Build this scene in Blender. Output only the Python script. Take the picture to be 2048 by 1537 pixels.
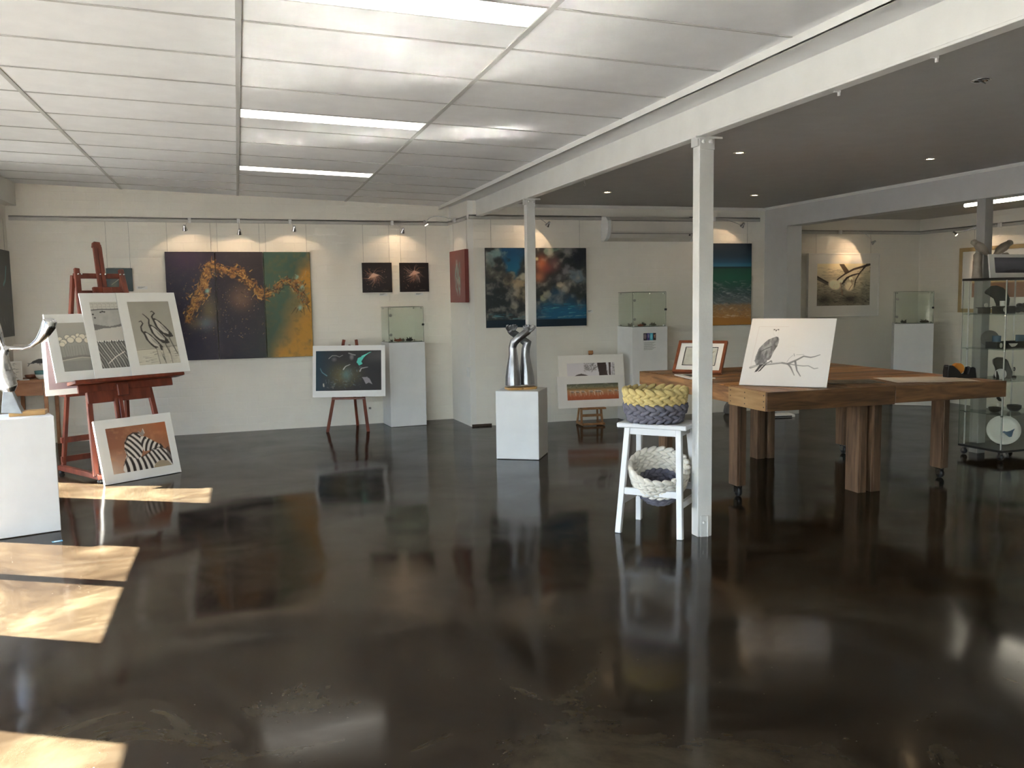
import bpy, bmesh, math, random
import numpy as np
from mathutils import Vector, Matrix, Euler

scene = bpy.context.scene
for o in list(bpy.data.objects):
    bpy.data.objects.remove(o, do_unlink=True)
COL = scene.collection
R = math.radians
rnd = random.Random(7)

# ------------------------------------------------------------------ camera
CAM_Z = 1.478
F_PX = 1790.0
YAW, PITCH, ROLL = R(16.9074521), R(-5.48029798), R(-0.86923793)
fw = Vector((math.sin(YAW) * math.cos(PITCH), math.cos(YAW) * math.cos(PITCH), math.sin(PITCH)))
rt = Vector((math.cos(YAW), -math.sin(YAW), 0))
up = rt.cross(fw)
rt2 = rt * math.cos(ROLL) + up * math.sin(ROLL)
up2 = -rt * math.sin(ROLL) + up * math.cos(ROLL)
cam_data = bpy.data.cameras.new('camera')
cam = bpy.data.objects.new('camera', cam_data)
COL.objects.link(cam)
cam_data.sensor_fit = 'HORIZONTAL'
cam_data.sensor_width = 36.0
cam_data.lens = F_PX / 2048 * 36.0
cam_data.clip_start = 0.02
cam_data.clip_end = 500
cam.matrix_world = Matrix(((rt2.x, up2.x, -fw.x, 0), (rt2.y, up2.y, -fw.y, 0), (rt2.z, up2.z, -fw.z, CAM_Z), (0, 0, 0, 1)))
scene.camera = cam

# ------------------------------------------------------------------ world, sun, exposure
SUN_TAN = 1.02
SUN_DIR = Vector((0.87, -0.49, -SUN_TAN)).normalized()      # direction the light travels
SUN_STRENGTH = 165.0
SKY_STRENGTH = 1.5
scene.view_settings.view_transform = 'Standard'
scene.view_settings.look = 'None'
scene.view_settings.exposure = 0.0
scene.view_settings.gamma = 1.0
scene.view_settings.use_curve_mapping = False
scene.cycles.use_denoising = True
scene.cycles.use_adaptive_sampling = True
scene.cycles.adaptive_threshold = 0.2
scene.cycles.adaptive_min_samples = 12
scene.cycles.max_bounces = 5
scene.cycles.diffuse_bounces = 4
scene.cycles.glossy_bounces = 2
scene.cycles.transmission_bounces = 4
scene.cycles.transparent_max_bounces = 12
scene.cycles.caustics_reflective = True
scene.cycles.caustics_refractive = False
scene.cycles.blur_glossy = 0.15
scene.cycles.sample_clamp_indirect = 0.0

world = bpy.data.worlds.new('world')
scene.world = world
world.use_nodes = True
wn = world.node_tree
wn.nodes.clear()
sky = wn.nodes.new('ShaderNodeTexSky')
sky.sky_type = 'NISHITA'
sky.sun_disc = False
sky.sun_elevation = math.atan(SUN_TAN)
sky.sun_rotation = math.atan2(-0.87, 0.49)
sky.air_density = 1.0
sky.dust_density = 1.5
bgn = wn.nodes.new('ShaderNodeBackground')
bgn.inputs['Strength'].default_value = SKY_STRENGTH
wo = wn.nodes.new('ShaderNodeOutputWorld')
wn.links.new(sky.outputs[0], bgn.inputs[0])
wn.links.new(bgn.outputs[0], wo.inputs[0])

sun_d = bpy.data.lights.new('sun', 'SUN')
sun_d.energy = SUN_STRENGTH
sun_d.angle = R(0.53)
sun_d.color = (1.0, 0.95, 0.85)
sun = bpy.data.objects.new('sun', sun_d)
COL.objects.link(sun)
sun.rotation_euler = SUN_DIR.to_track_quat('-Z', 'Y').to_euler()
sun.location = (-8, 8, 9)

# ------------------------------------------------------------------ materials
MATS = {}
def new_mat(name):
    m = bpy.data.materials.new(name)
    m.use_nodes = True
    nt = m.node_tree
    return m, nt, nt.nodes['Principled BSDF']

def lin1(c):
    c = c / 255.0
    return c / 12.92 if c <= 0.04045 else ((c + 0.055) / 1.055) ** 2.4
def lin(c):
    return tuple(lin1(v) for v in c)

def mat(name, col, rough=0.5, metal=0.0, var=0.08, vscale=6.0, bump=0.0, bscale=60.0, spec=0.5, emit=None, estr=0.0):
    """noise-varied painted / plastic / metal surface; col is linear albedo"""
    if name in MATS:
        return MATS[name]
    m, nt, p = new_mat(name)
    tc = nt.nodes.new('ShaderNodeTexCoord')
    nz = nt.nodes.new('ShaderNodeTexNoise')
    nz.inputs['Scale'].default_value = vscale
    nz.inputs['Detail'].default_value = 5
    nt.links.new(tc.outputs['Object'], nz.inputs['Vector'])
    cr = nt.nodes.new('ShaderNodeValToRGB')
    cr.color_ramp.elements[0].position = 0.3
    cr.color_ramp.elements[1].position = 0.7
    cr.color_ramp.elements[0].color = tuple(min(1, c * (1 - var)) for c in col) + (1,)
    cr.color_ramp.elements[1].color = tuple(min(1, c * (1 + var)) for c in col) + (1,)
    nt.links.new(nz.outputs['Fac'], cr.inputs[0])
    nt.links.new(cr.outputs[0], p.inputs['Base Color'])
    p.inputs['Roughness'].default_value = rough
    p.inputs['Metallic'].default_value = metal
    p.inputs['Specular IOR Level'].default_value = spec
    if bump > 0:
        n2 = nt.nodes.new('ShaderNodeTexNoise')
        n2.inputs['Scale'].default_value = bscale
        n2.inputs['Detail'].default_value = 4
        nt.links.new(tc.outputs['Object'], n2.inputs['Vector'])
        bp = nt.nodes.new('ShaderNodeBump')
        bp.inputs['Strength'].default_value = bump
        bp.inputs['Distance'].default_value = 0.01
        nt.links.new(n2.outputs['Fac'], bp.inputs['Height'])
        nt.links.new(bp.outputs[0], p.inputs['Normal'])
    if emit:
        p.inputs['Emission Color'].default_value = tuple(emit) + (1,)
        p.inputs['Emission Strength'].default_value = estr
    MATS[name] = m
    return m

def wood(name, c1, c2, rough=0.45, stretch=(1, 1, 14), scale=3.0, rand=0.0, knots=0.0):
    """grain stretched along one local axis; per-object tone shift through Object Info random"""
    if name in MATS:
        return MATS[name]
    m, nt, p = new_mat(name)
    tc = nt.nodes.new('ShaderNodeTexCoord')
    mp = nt.nodes.new('ShaderNodeMapping')
    mp.inputs['Scale'].default_value = stretch
    nt.links.new(tc.outputs['Object'], mp.inputs['Vector'])
    oi = nt.nodes.new('ShaderNodeObjectInfo')
    add = nt.nodes.new('ShaderNodeVectorMath')
    add.operation = 'ADD'
    sc = nt.nodes.new('ShaderNodeVectorMath')
    sc.operation = 'SCALE'
    sc.inputs['Scale'].default_value = 13.0
    cx = nt.nodes.new('ShaderNodeCombineXYZ')
    for i in range(3):
        nt.links.new(oi.outputs['Random'], cx.inputs[i])
    nt.links.new(cx.outputs[0], sc.inputs[0])
    nt.links.new(mp.outputs[0], add.inputs[0])
    nt.links.new(sc.outputs[0], add.inputs[1])
    nz = nt.nodes.new('ShaderNodeTexNoise')
    nz.inputs['Scale'].default_value = scale
    nz.inputs['Detail'].default_value = 8
    nz.inputs['Distortion'].default_value = 0.6
    nt.links.new(add.outputs[0], nz.inputs['Vector'])
    cr = nt.nodes.new('ShaderNodeValToRGB')
    cr.color_ramp.elements[0].position = 0.32
    cr.color_ramp.elements[1].position = 0.68
    cr.color_ramp.elements[0].color = tuple(c1) + (1,)
    cr.color_ramp.elements[1].color = tuple(c2) + (1,)
    nt.links.new(nz.outputs['Fac'], cr.inputs[0])
    hsv = nt.nodes.new('ShaderNodeHueSaturation')
    mr = nt.nodes.new('ShaderNodeMapRange')
    mr.inputs['To Min'].default_value = 1 - rand
    mr.inputs['To Max'].default_value = 1 + rand
    nt.links.new(oi.outputs['Random'], mr.inputs['Value'])
    nt.links.new(mr.outputs[0], hsv.inputs['Value'])
    nt.links.new(cr.outputs[0], hsv.inputs['Color'])
    nt.links.new(hsv.outputs[0], p.inputs['Base Color'])
    p.inputs['Roughness'].default_value = rough
    bp = nt.nodes.new('ShaderNodeBump')
    bp.inputs['Strength'].default_value = 0.12
    bp.inputs['Distance'].default_value = 0.004
    nt.links.new(nz.outputs['Fac'], bp.inputs['Height'])
    nt.links.new(bp.outputs[0], p.inputs['Normal'])
    MATS[name] = m
    return m

def wall_mat(name, col, courses=True):
    if name in MATS:
        return MATS[name]
    m, nt, p = new_mat(name)
    tc = nt.nodes.new('ShaderNodeTexCoord')
    sp = nt.nodes.new('ShaderNodeSeparateXYZ')
    nt.links.new(tc.outputs['Object'], sp.inputs[0])
    ad = nt.nodes.new('ShaderNodeMath')
    ad.operation = 'ADD'
    nt.links.new(sp.outputs['X'], ad.inputs[0])
    nt.links.new(sp.outputs['Y'], ad.inputs[1])
    cb = nt.nodes.new('ShaderNodeCombineXYZ')
    nt.links.new(ad.outputs[0], cb.inputs['X'])
    nt.links.new(sp.outputs['Z'], cb.inputs['Y'])
    br = nt.nodes.new('ShaderNodeTexBrick')
    br.inputs['Scale'].default_value = 1.0
    br.inputs['Brick Width'].default_value = 0.24
    br.inputs['Row Height'].default_value = 0.086
    br.inputs['Mortar Size'].default_value = 0.006
    br.inputs['Mortar Smooth'].default_value = 0.6
    br.inputs['Color1'].default_value = (1, 1, 1, 1)
    br.inputs['Color2'].default_value = (0.9, 0.9, 0.9, 1)
    br.inputs['Mortar'].default_value = (0.35, 0.35, 0.35, 1)
    nt.links.new(cb.outputs[0], br.inputs['Vector'])
    nz = nt.nodes.new('ShaderNodeTexNoise')
    nz.inputs['Scale'].default_value = 1.7
    nz.inputs['Detail'].default_value = 5
    nt.links.new(tc.outputs['Object'], nz.inputs['Vector'])
    cr = nt.nodes.new('ShaderNodeValToRGB')
    cr.color_ramp.elements[0].position = 0.3
    cr.color_ramp.elements[1].position = 0.75
    cr.color_ramp.elements[0].color = tuple(c * 0.95 for c in col) + (1,)
    cr.color_ramp.elements[1].color = tuple(min(1, c * 1.03) for c in col) + (1,)
    nt.links.new(nz.outputs['Fac'], cr.inputs[0])
    nt.links.new(cr.outputs[0], p.inputs['Base Color'])
    p.inputs['Roughness'].default_value = 0.55
    n2 = nt.nodes.new('ShaderNodeTexNoise')
    n2.inputs['Scale'].default_value = 45
    nt.links.new(tc.outputs['Object'], n2.inputs['Vector'])
    bp = nt.nodes.new('ShaderNodeBump')
    bp.inputs['Strength'].default_value = 0.35 if courses else 0.0
    bp.inputs['Distance'].default_value = 0.003
    nt.links.new(br.outputs['Color'], bp.inputs['Height'])
    b2 = nt.nodes.new('ShaderNodeBump')
    b2.inputs['Strength'].default_value = 0.12
    b2.inputs['Distance'].default_value = 0.004
    nt.links.new(n2.outputs['Fac'], b2.inputs['Height'])
    nt.links.new(bp.outputs[0], b2.inputs['Normal'])
    nt.links.new(b2.outputs[0], p.inputs['Normal'])
    MATS[name] = m
    return m

def floor_mat():
    m, nt, p = new_mat('polished_concrete')
    N, L = nt.nodes, nt.links
    tc = N.new('ShaderNodeTexCoord')
    # large cloudy swirls
    n1 = N.new('ShaderNodeTexNoise')
    n1.inputs['Scale'].default_value = 1.3
    n1.inputs['Detail'].default_value = 8
    n1.inputs['Roughness'].default_value = 0.68
    n1.inputs['Distortion'].default_value = 1.0
    L.new(tc.outputs['Object'], n1.inputs['Vector'])
    cr = N.new('ShaderNodeValToRGB')
    e = cr.color_ramp.elements
    e[0].position, e[1].position = 0.36, 0.68
    e[0].color = (0.013, 0.0088, 0.0055, 1)
    e[1].color = (0.052, 0.042, 0.026, 1)
    el = cr.color_ramp.elements.new(0.52)
    el.color = (0.027, 0.019, 0.0115, 1)
    L.new(n1.outputs['Fac'], cr.inputs[0])
    # streaky trowel marks
    mp = N.new('ShaderNodeMapping')
    mp.inputs['Scale'].default_value = (0.8, 3.0, 1)
    mp.inputs['Rotation'].default_value = (0, 0, 0.5)
    L.new(tc.outputs['Object'], mp.inputs['Vector'])
    n2 = N.new('ShaderNodeTexNoise')
    n2.inputs['Scale'].default_value = 0.8
    n2.inputs['Detail'].default_value = 9
    n2.inputs['Distortion'].default_value = 1.2
    L.new(mp.outputs[0], n2.inputs['Vector'])
    c2 = N.new('ShaderNodeValToRGB')
    c2.color_ramp.elements[0].position, c2.color_ramp.elements[1].position = 0.57, 0.80
    c2.color_ramp.elements[0].color = (0, 0, 0, 1)
    c2.color_ramp.elements[1].color = (1, 1, 1, 1)
    L.new(n2.outputs['Fac'], c2.inputs[0])
    mx = N.new('ShaderNodeMix')
    mx.data_type = 'RGBA'
    mx.inputs['B'].default_value = (0.085, 0.074, 0.052, 1)
    ml = N.new('ShaderNodeMath')
    ml.operation = 'MULTIPLY'
    ml.inputs[1].default_value = 0.35
    L.new(c2.outputs[0], ml.inputs[0])
    L.new(ml.outputs[0], mx.inputs['Factor'])
    L.new(cr.outputs[0], mx.inputs['A'])
    # pale dust specks
    vo = N.new('ShaderNodeTexVoronoi')
    vo.inputs['Scale'].default_value = 16
    L.new(tc.outputs['Object'], vo.inputs['Vector'])
    lt = N.new('ShaderNodeMath')
    lt.operation = 'LESS_THAN'
    lt.inputs[1].default_value = 0.042
    L.new(vo.outputs['Distance'], lt.inputs[0])
    m2 = N.new('ShaderNodeMix')
    m2.data_type = 'RGBA'
    m2.inputs['B'].default_value = (0.22, 0.2, 0.16, 1)
    mm = N.new('ShaderNodeMath')
    mm.operation = 'MULTIPLY'
    mm.inputs[1].default_value = 0.55
    L.new(lt.outputs[0], mm.inputs[0])
    L.new(mm.outputs[0], m2.inputs['Factor'])
    L.new(mx.outputs['Result'], m2.inputs['A'])
    L.new(m2.outputs['Result'], p.inputs['Base Color'])
    # gloss with softer patches
    rr = N.new('ShaderNodeMapRange')
    rr.inputs['From Min'].default_value = 0.35
    rr.inputs['From Max'].default_value = 0.75
    rr.inputs['To Min'].default_value = 0.085
    rr.inputs['To Max'].default_value = 0.17
    L.new(n1.outputs['Fac'], rr.inputs['Value'])
    L.new(rr.outputs[0], p.inputs['Roughness'])
    p.inputs['IOR'].default_value = 1.38
    n3 = N.new('ShaderNodeTexNoise')
    n3.inputs['Scale'].default_value = 1.1
    n3.inputs['Detail'].default_value = 1.0
    n3.inputs['Roughness'].default_value = 0.45
    L.new(tc.outputs['Object'], n3.inputs['Vector'])
    bp = N.new('ShaderNodeBump')
    bp.inputs['Strength'].default_value = 0.35
    bp.inputs['Distance'].default_value = 0.045
    L.new(n3.outputs['Fac'], bp.inputs['Height'])
    L.new(bp.outputs[0], p.inputs['Normal'])
    # worn sealer: part of the surface has lost its gloss
    df = N.new('ShaderNodeBsdfDiffuse')
    L.new(m2.outputs['Result'], df.inputs['Color'])
    ms = N.new('ShaderNodeMixShader')
    wr_ = N.new('ShaderNodeMapRange')
    wr_.inputs['From Min'].default_value = 0.35
    wr_.inputs['From Max'].default_value = 0.7
    wr_.inputs['To Min'].default_value = 0.22
    wr_.inputs['To Max'].default_value = 0.34
    L.new(n1.outputs['Fac'], wr_.inputs['Value'])
    L.new(wr_.outputs[0], ms.inputs[0])
    L.new(p.outputs[0], ms.inputs[1])
    L.new(df.outputs[0], ms.inputs[2])
    L.new(ms.outputs[0], N['Material Output'].inputs['Surface'])
    return m

def glass_mat(name, tint, refl=1.0, body=0.0, body_col=(0.5, 0.6, 0.5)):
    if name in MATS:
        return MATS[name]
    m = bpy.data.materials.new(name)
    m.use_nodes = True
    nt = m.node_tree
    nt.nodes.clear()
    N, L = nt.nodes, nt.links
    out = N.new('ShaderNodeOutputMaterial')
    tr = N.new('ShaderNodeBsdfTransparent')
    tr.inputs[0].default_value = tuple(tint) + (1,)
    gl = N.new('ShaderNodeBsdfGlossy')
    gl.inputs['Roughness'].default_value = 0.02
    lw = N.new('ShaderNodeFresnel')
    tc = N.new('ShaderNodeTexCoord')
    nz = N.new('ShaderNodeTexNoise')
    nz.inputs['Scale'].default_value = 3
    L.new(tc.outputs['Object'], nz.inputs['Vector'])
    mr = N.new('ShaderNodeMapRange')
    mr.inputs['To Min'].default_value = 1.42
    mr.inputs['To Max'].default_value = 1.52
    L.new(nz.outputs['Fac'], mr.inputs['Value'])
    L.new(mr.outputs[0], lw.inputs['IOR'])
    ml = N.new('ShaderNodeMath')
    ml.operation = 'MULTIPLY'
    ml.inputs[1].default_value = refl
    L.new(lw.outputs[0], ml.inputs[0])
    gm = N.new('ShaderNodeNewGeometry')          # the far side of a pane adds no second reflection
    iv = N.new('ShaderNodeMath')
    iv.operation = 'SUBTRACT'
    iv.inputs[0].default_value = 1.0
    L.new(gm.outputs['Backfacing'], iv.inputs[1])
    m9 = N.new('ShaderNodeMath')
    m9.operation = 'MULTIPLY'
    L.new(ml.outputs[0], m9.inputs[0])
    L.new(iv.outputs[0], m9.inputs[1])
    mx = N.new('ShaderNodeMixShader')
    L.new(m9.outputs[0], mx.inputs[0])
    L.new(tr.outputs[0], mx.inputs[1])
    L.new(gl.outputs[0], mx.inputs[2])
    last = mx
    if body > 0:
        df = N.new('ShaderNodeBsdfDiffuse')
        df.inputs[0].default_value = tuple(body_col) + (1,)
        m3 = N.new('ShaderNodeMixShader')
        m3.inputs[0].default_value = body
        L.new(mx.outputs[0], m3.inputs[1])
        L.new(df.outputs[0], m3.inputs[2])
        last = m3
    L.new(last.outputs[0], out.inputs[0])
    MATS[name] = m
    return m

def paint_mat(name, rough=0.5, spec=0.5, bump=0.0):
    if name in MATS:
        return MATS[name]
    m, nt, p = new_mat(name)
    at = nt.nodes.new('ShaderNodeAttribute')
    at.attribute_name = 'paint'
    nt.links.new(at.outputs['Color'], p.inputs['Base Color'])
    p.inputs['Roughness'].default_value = rough
    p.inputs['Specular IOR Level'].default_value = spec
    if bump > 0:
        tc = nt.nodes.new('ShaderNodeTexCoord')
        nz = nt.nodes.new('ShaderNodeTexNoise')
        nz.inputs['Scale'].default_value = 90
        nt.links.new(tc.outputs['Object'], nz.inputs['Vector'])
        bp = nt.nodes.new('ShaderNodeBump')
        bp.inputs['Strength'].default_value = bump
        bp.inputs['Distance'].default_value = 0.003
        nt.links.new(nz.outputs['Fac'], bp.inputs['Height'])
        nt.links.new(bp.outputs[0], p.inputs['Normal'])
    MATS[name] = m
    return m

M_WALL = wall_mat('painted_brick_white', (0.83, 0.795, 0.715))
M_PLASTER = wall_mat('painted_plaster_white', (0.82, 0.80, 0.75), courses=False)
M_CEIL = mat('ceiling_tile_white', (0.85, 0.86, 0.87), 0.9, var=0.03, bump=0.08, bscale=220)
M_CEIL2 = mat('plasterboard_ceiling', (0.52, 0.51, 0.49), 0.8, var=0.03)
M_TEE = mat('ceiling_tee_white', (0.50, 0.50, 0.49), 0.45, var=0.03)
M_BEAM = mat('beam_gloss_white', (0.80, 0.80, 0.77), 0.35, var=0.03, bump=0.03, bscale=30)
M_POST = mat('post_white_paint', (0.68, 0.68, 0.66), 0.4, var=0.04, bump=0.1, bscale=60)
M_FLOOR = floor_mat()
M_PLINTH = mat('plinth_white_paint', (0.76, 0.76, 0.75), 0.45, var=0.03, bump=0.03, bscale=30)
M_STOOL = mat('stool_white_paint', (0.70, 0.71, 0.72), 0.35, var=0.03, bump=0.04, bscale=40)
M_MATB = mat('mat_board_white', (0.80, 0.79, 0.75), 0.55, var=0.02)
M_MATG = mat('mat_board_glossy', (0.80, 0.79, 0.77), 0.12, var=0.02)
M_BACK = mat('backing_board', (0.78, 0.78, 0.76), 0.7, var=0.03)
M_CANVAS_DARK = mat('canvas_edge_dark', (0.02, 0.018, 0.02), 0.6)
M_CANVAS_GREEN = mat('canvas_edge_green', (0.10, 0.11, 0.05), 0.6)
M_CANVAS_RED = mat('canvas_edge_red', (0.16, 0.035, 0.03), 0.5, var=0.15)
M_CANVAS_TEAL = mat('canvas_edge_teal', (0.03, 0.05, 0.055), 0.55)
M_PAINT = paint_mat('artist_paint', 0.42, bump=0.15)
M_PRINT = paint_mat('printed_paper', 0.5)
M_PRINTG = paint_mat('glossy_print', 0.1, spec=0.2)
M_GLAZE = paint_mat('glazed_ceramic_print', 0.2)
M_EASEL = wood('easel_mahogany', (0.11, 0.022, 0.011), (0.21, 0.05, 0.024), 0.35, (6, 6, 1.2), 3.0)
M_OAK = wood('easel_beech', (0.24, 0.11, 0.04), (0.38, 0.19, 0.08), 0.5, (5, 5, 1.5), 3.0)
M_DESK = wood('desk_cherry', (0.30, 0.12, 0.045), (0.42, 0.19, 0.08), 0.45, (1.5, 5, 5), 3.0)
M_PAL_X = wood('pallet_plank_lengthwise', (0.12, 0.05, 0.018), (0.42, 0.205, 0.072), 0.38, (1.2, 9, 9), 3.0, rand=0.5)
M_PAL_Y = wood('pallet_plank_crosswise', (0.15, 0.066, 0.026), (0.40, 0.20, 0.08), 0.45, (9, 1.2, 9), 3.0, rand=0.3)
M_PAL_Z = wood('pallet_leg_wood', (0.08, 0.042, 0.022), (0.22, 0.125, 0.068), 0.55, (9, 9, 1.0), 3.0, rand=0.25)
M_PAL_SHADED = wood('pallet_leg_shaded_wood', (0.05, 0.028, 0.014), (0.15, 0.085, 0.045), 0.55, (9, 9, 1.0), 3.0, rand=0.25)  # same leg timber, colour darkened for the shaded front faces
M_PAL_APRON = wood('pallet_apron_dark_wood', (0.07, 0.033, 0.013), (0.23, 0.115, 0.045), 0.45, (1.2, 9, 9), 3.0, rand=0.2)
M_PAL_LIGHT = wood('pallet_plank_pale_pine', (0.34, 0.19, 0.075), (0.50, 0.31, 0.14), 0.5, (9, 1.2, 9), 3.0, rand=0.05)
M_BASEWOOD = wood('sculpture_base_wood', (0.42, 0.22, 0.07), (0.60, 0.36, 0.13), 0.4, (2, 6, 6), 3.0)
M_CHROME = mat('chrome', (0.78, 0.78, 0.8), 0.12, 1.0, var=0.02)
M_ALU = mat('cast_aluminium', (0.42, 0.43, 0.45), 0.36, 1.0, var=0.18, vscale=9, bump=0.25, bscale=22)
M_ALU2 = mat('polished_aluminium', (0.72, 0.73, 0.75), 0.16, 1.0, var=0.1, vscale=9, bump=0.08, bscale=14)
M_RAIL = mat('rail_aluminium', (0.50, 0.49, 0.46), 0.45, 0.3, var=0.05)
M_BLACK = mat('black_plastic', (0.012, 0.012, 0.013), 0.35, var=0.1)
M_BLACKM = mat('black_matte', (0.02, 0.02, 0.02), 0.6, var=0.15, bump=0.2, bscale=30)
M_WIRE = mat('steel_wire', (0.35, 0.34, 0.32), 0.4, 0.6)
M_WHITEPL = mat('white_plastic', (0.78, 0.78, 0.76), 0.35, var=0.02)
M_ACBODY = mat('air_conditioner_cream', (0.66, 0.62, 0.56), 0.45, var=0.02)
M_GLASS = glass_mat('display_glass', (0.965, 0.98, 0.964), 1.0, body=0.012)
M_GLASSEDGE = mat('glass_edge_green', (0.05, 0.09, 0.07), 0.15)
M_SHELF = glass_mat('shelf_glass', (0.86, 0.90, 0.89), 0.8, body=0.04, body_col=(0.1, 0.13, 0.13))
M_WINGLASS = glass_mat('window_glass', (0.96, 0.97, 0.97), 0.8)
M_YARN_Y = mat('yarn_mustard_yellow', (0.60, 0.47, 0.20), 0.9, var=0.15, vscale=30, bump=0.4, bscale=160)
M_YARN_G = mat('yarn_slate_grey', (0.155, 0.15, 0.185), 0.9, var=0.15, vscale=30, bump=0.4, bscale=160)
M_YARN_W = mat('yarn_cream_white', (0.74, 0.70, 0.62), 0.9, var=0.08, vscale=30, bump=0.4, bscale=160)
M_LIGHTPANEL = mat('lit_diffuser', (0.9, 0.9, 0.88), 0.4, emit=(1.0, 0.96, 0.86), estr=4.5)
M_TUBE = mat('lit_fluorescent_tube', (0.9, 0.9, 0.88), 0.4, emit=(1.0, 0.93, 0.76), estr=16.0)
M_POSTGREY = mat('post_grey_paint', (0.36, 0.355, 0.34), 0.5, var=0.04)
M_BEAM2 = mat('beam_shaded_white', (0.55, 0.55, 0.54), 0.5, var=0.03)  # main beam's white with shade put into the colour
M_BULB = mat('lit_halogen', (0.9, 0.85, 0.7), 0.3, emit=(1.0, 0.72, 0.40), estr=22.0)
M_PORCELAIN = mat('porcelain_white', (0.78, 0.77, 0.73), 0.15, var=0.02)
M_TEALGLAZE = mat('teal_glaze', (0.14, 0.30, 0.32), 0.2)
M_BLUEGLAZE = mat('blue_glaze', (0.07, 0.13, 0.22), 0.2, var=0.2)
M_DRIFT = mat('carved_driftwood', (0.33, 0.29, 0.24), 0.7, var=0.15, vscale=20)
M_CORAL = mat('coral_red_ceramic', (0.28, 0.08, 0.04), 0.45, var=0.25, vscale=30)
M_DARKCER = mat('dark_brown_ceramic', (0.035, 0.028, 0.02), 0.35, var=0.3, vscale=30)
M_GREYCER = mat('grey_brown_ceramic', (0.13, 0.11, 0.085), 0.4, var=0.3, vscale=30)
M_ORANGE = mat('orange_tape', (0.55, 0.22, 0.03), 0.3)
M_PAPER = mat('cream_paper', (0.80, 0.72, 0.60), 0.8, var=0.04)
M_GREYBAG = mat('grey_fabric', (0.18, 0.17, 0.16), 0.9, var=0.15)
M_BLUE = mat('blue_label_plastic', (0.10, 0.30, 0.45), 0.5)
M_GROUND = mat('outdoor_asphalt', (0.055, 0.055, 0.056), 0.9, var=0.1)
M_FRAME_ALU = mat('window_frame_aluminium', (0.55, 0.55, 0.54), 0.4, 0.2)
M_GOLD = mat('frame_pale_gold', (0.42, 0.31, 0.15), 0.4, 0.1, var=0.1)
M_REDFRAME = wood('frame_jarrah', (0.16, 0.045, 0.018), (0.27, 0.09, 0.04), 0.35, (4, 4, 4), 3.0)
M_DARKBASE = mat('dark_skirting', (0.05, 0.03, 0.02), 0.5)

# ------------------------------------------------------------------ mesh building
def frame_from_dir(d, hint=Vector((0, 0, 1))):
    d = Vector(d).normalized()
    s = d.cross(hint)
    if s.length < 1e-4:
        s = d.cross(Vector((0, 1, 0)))
    s.normalize()
    n = s.cross(d).normalized()
    return d, s, n

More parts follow.
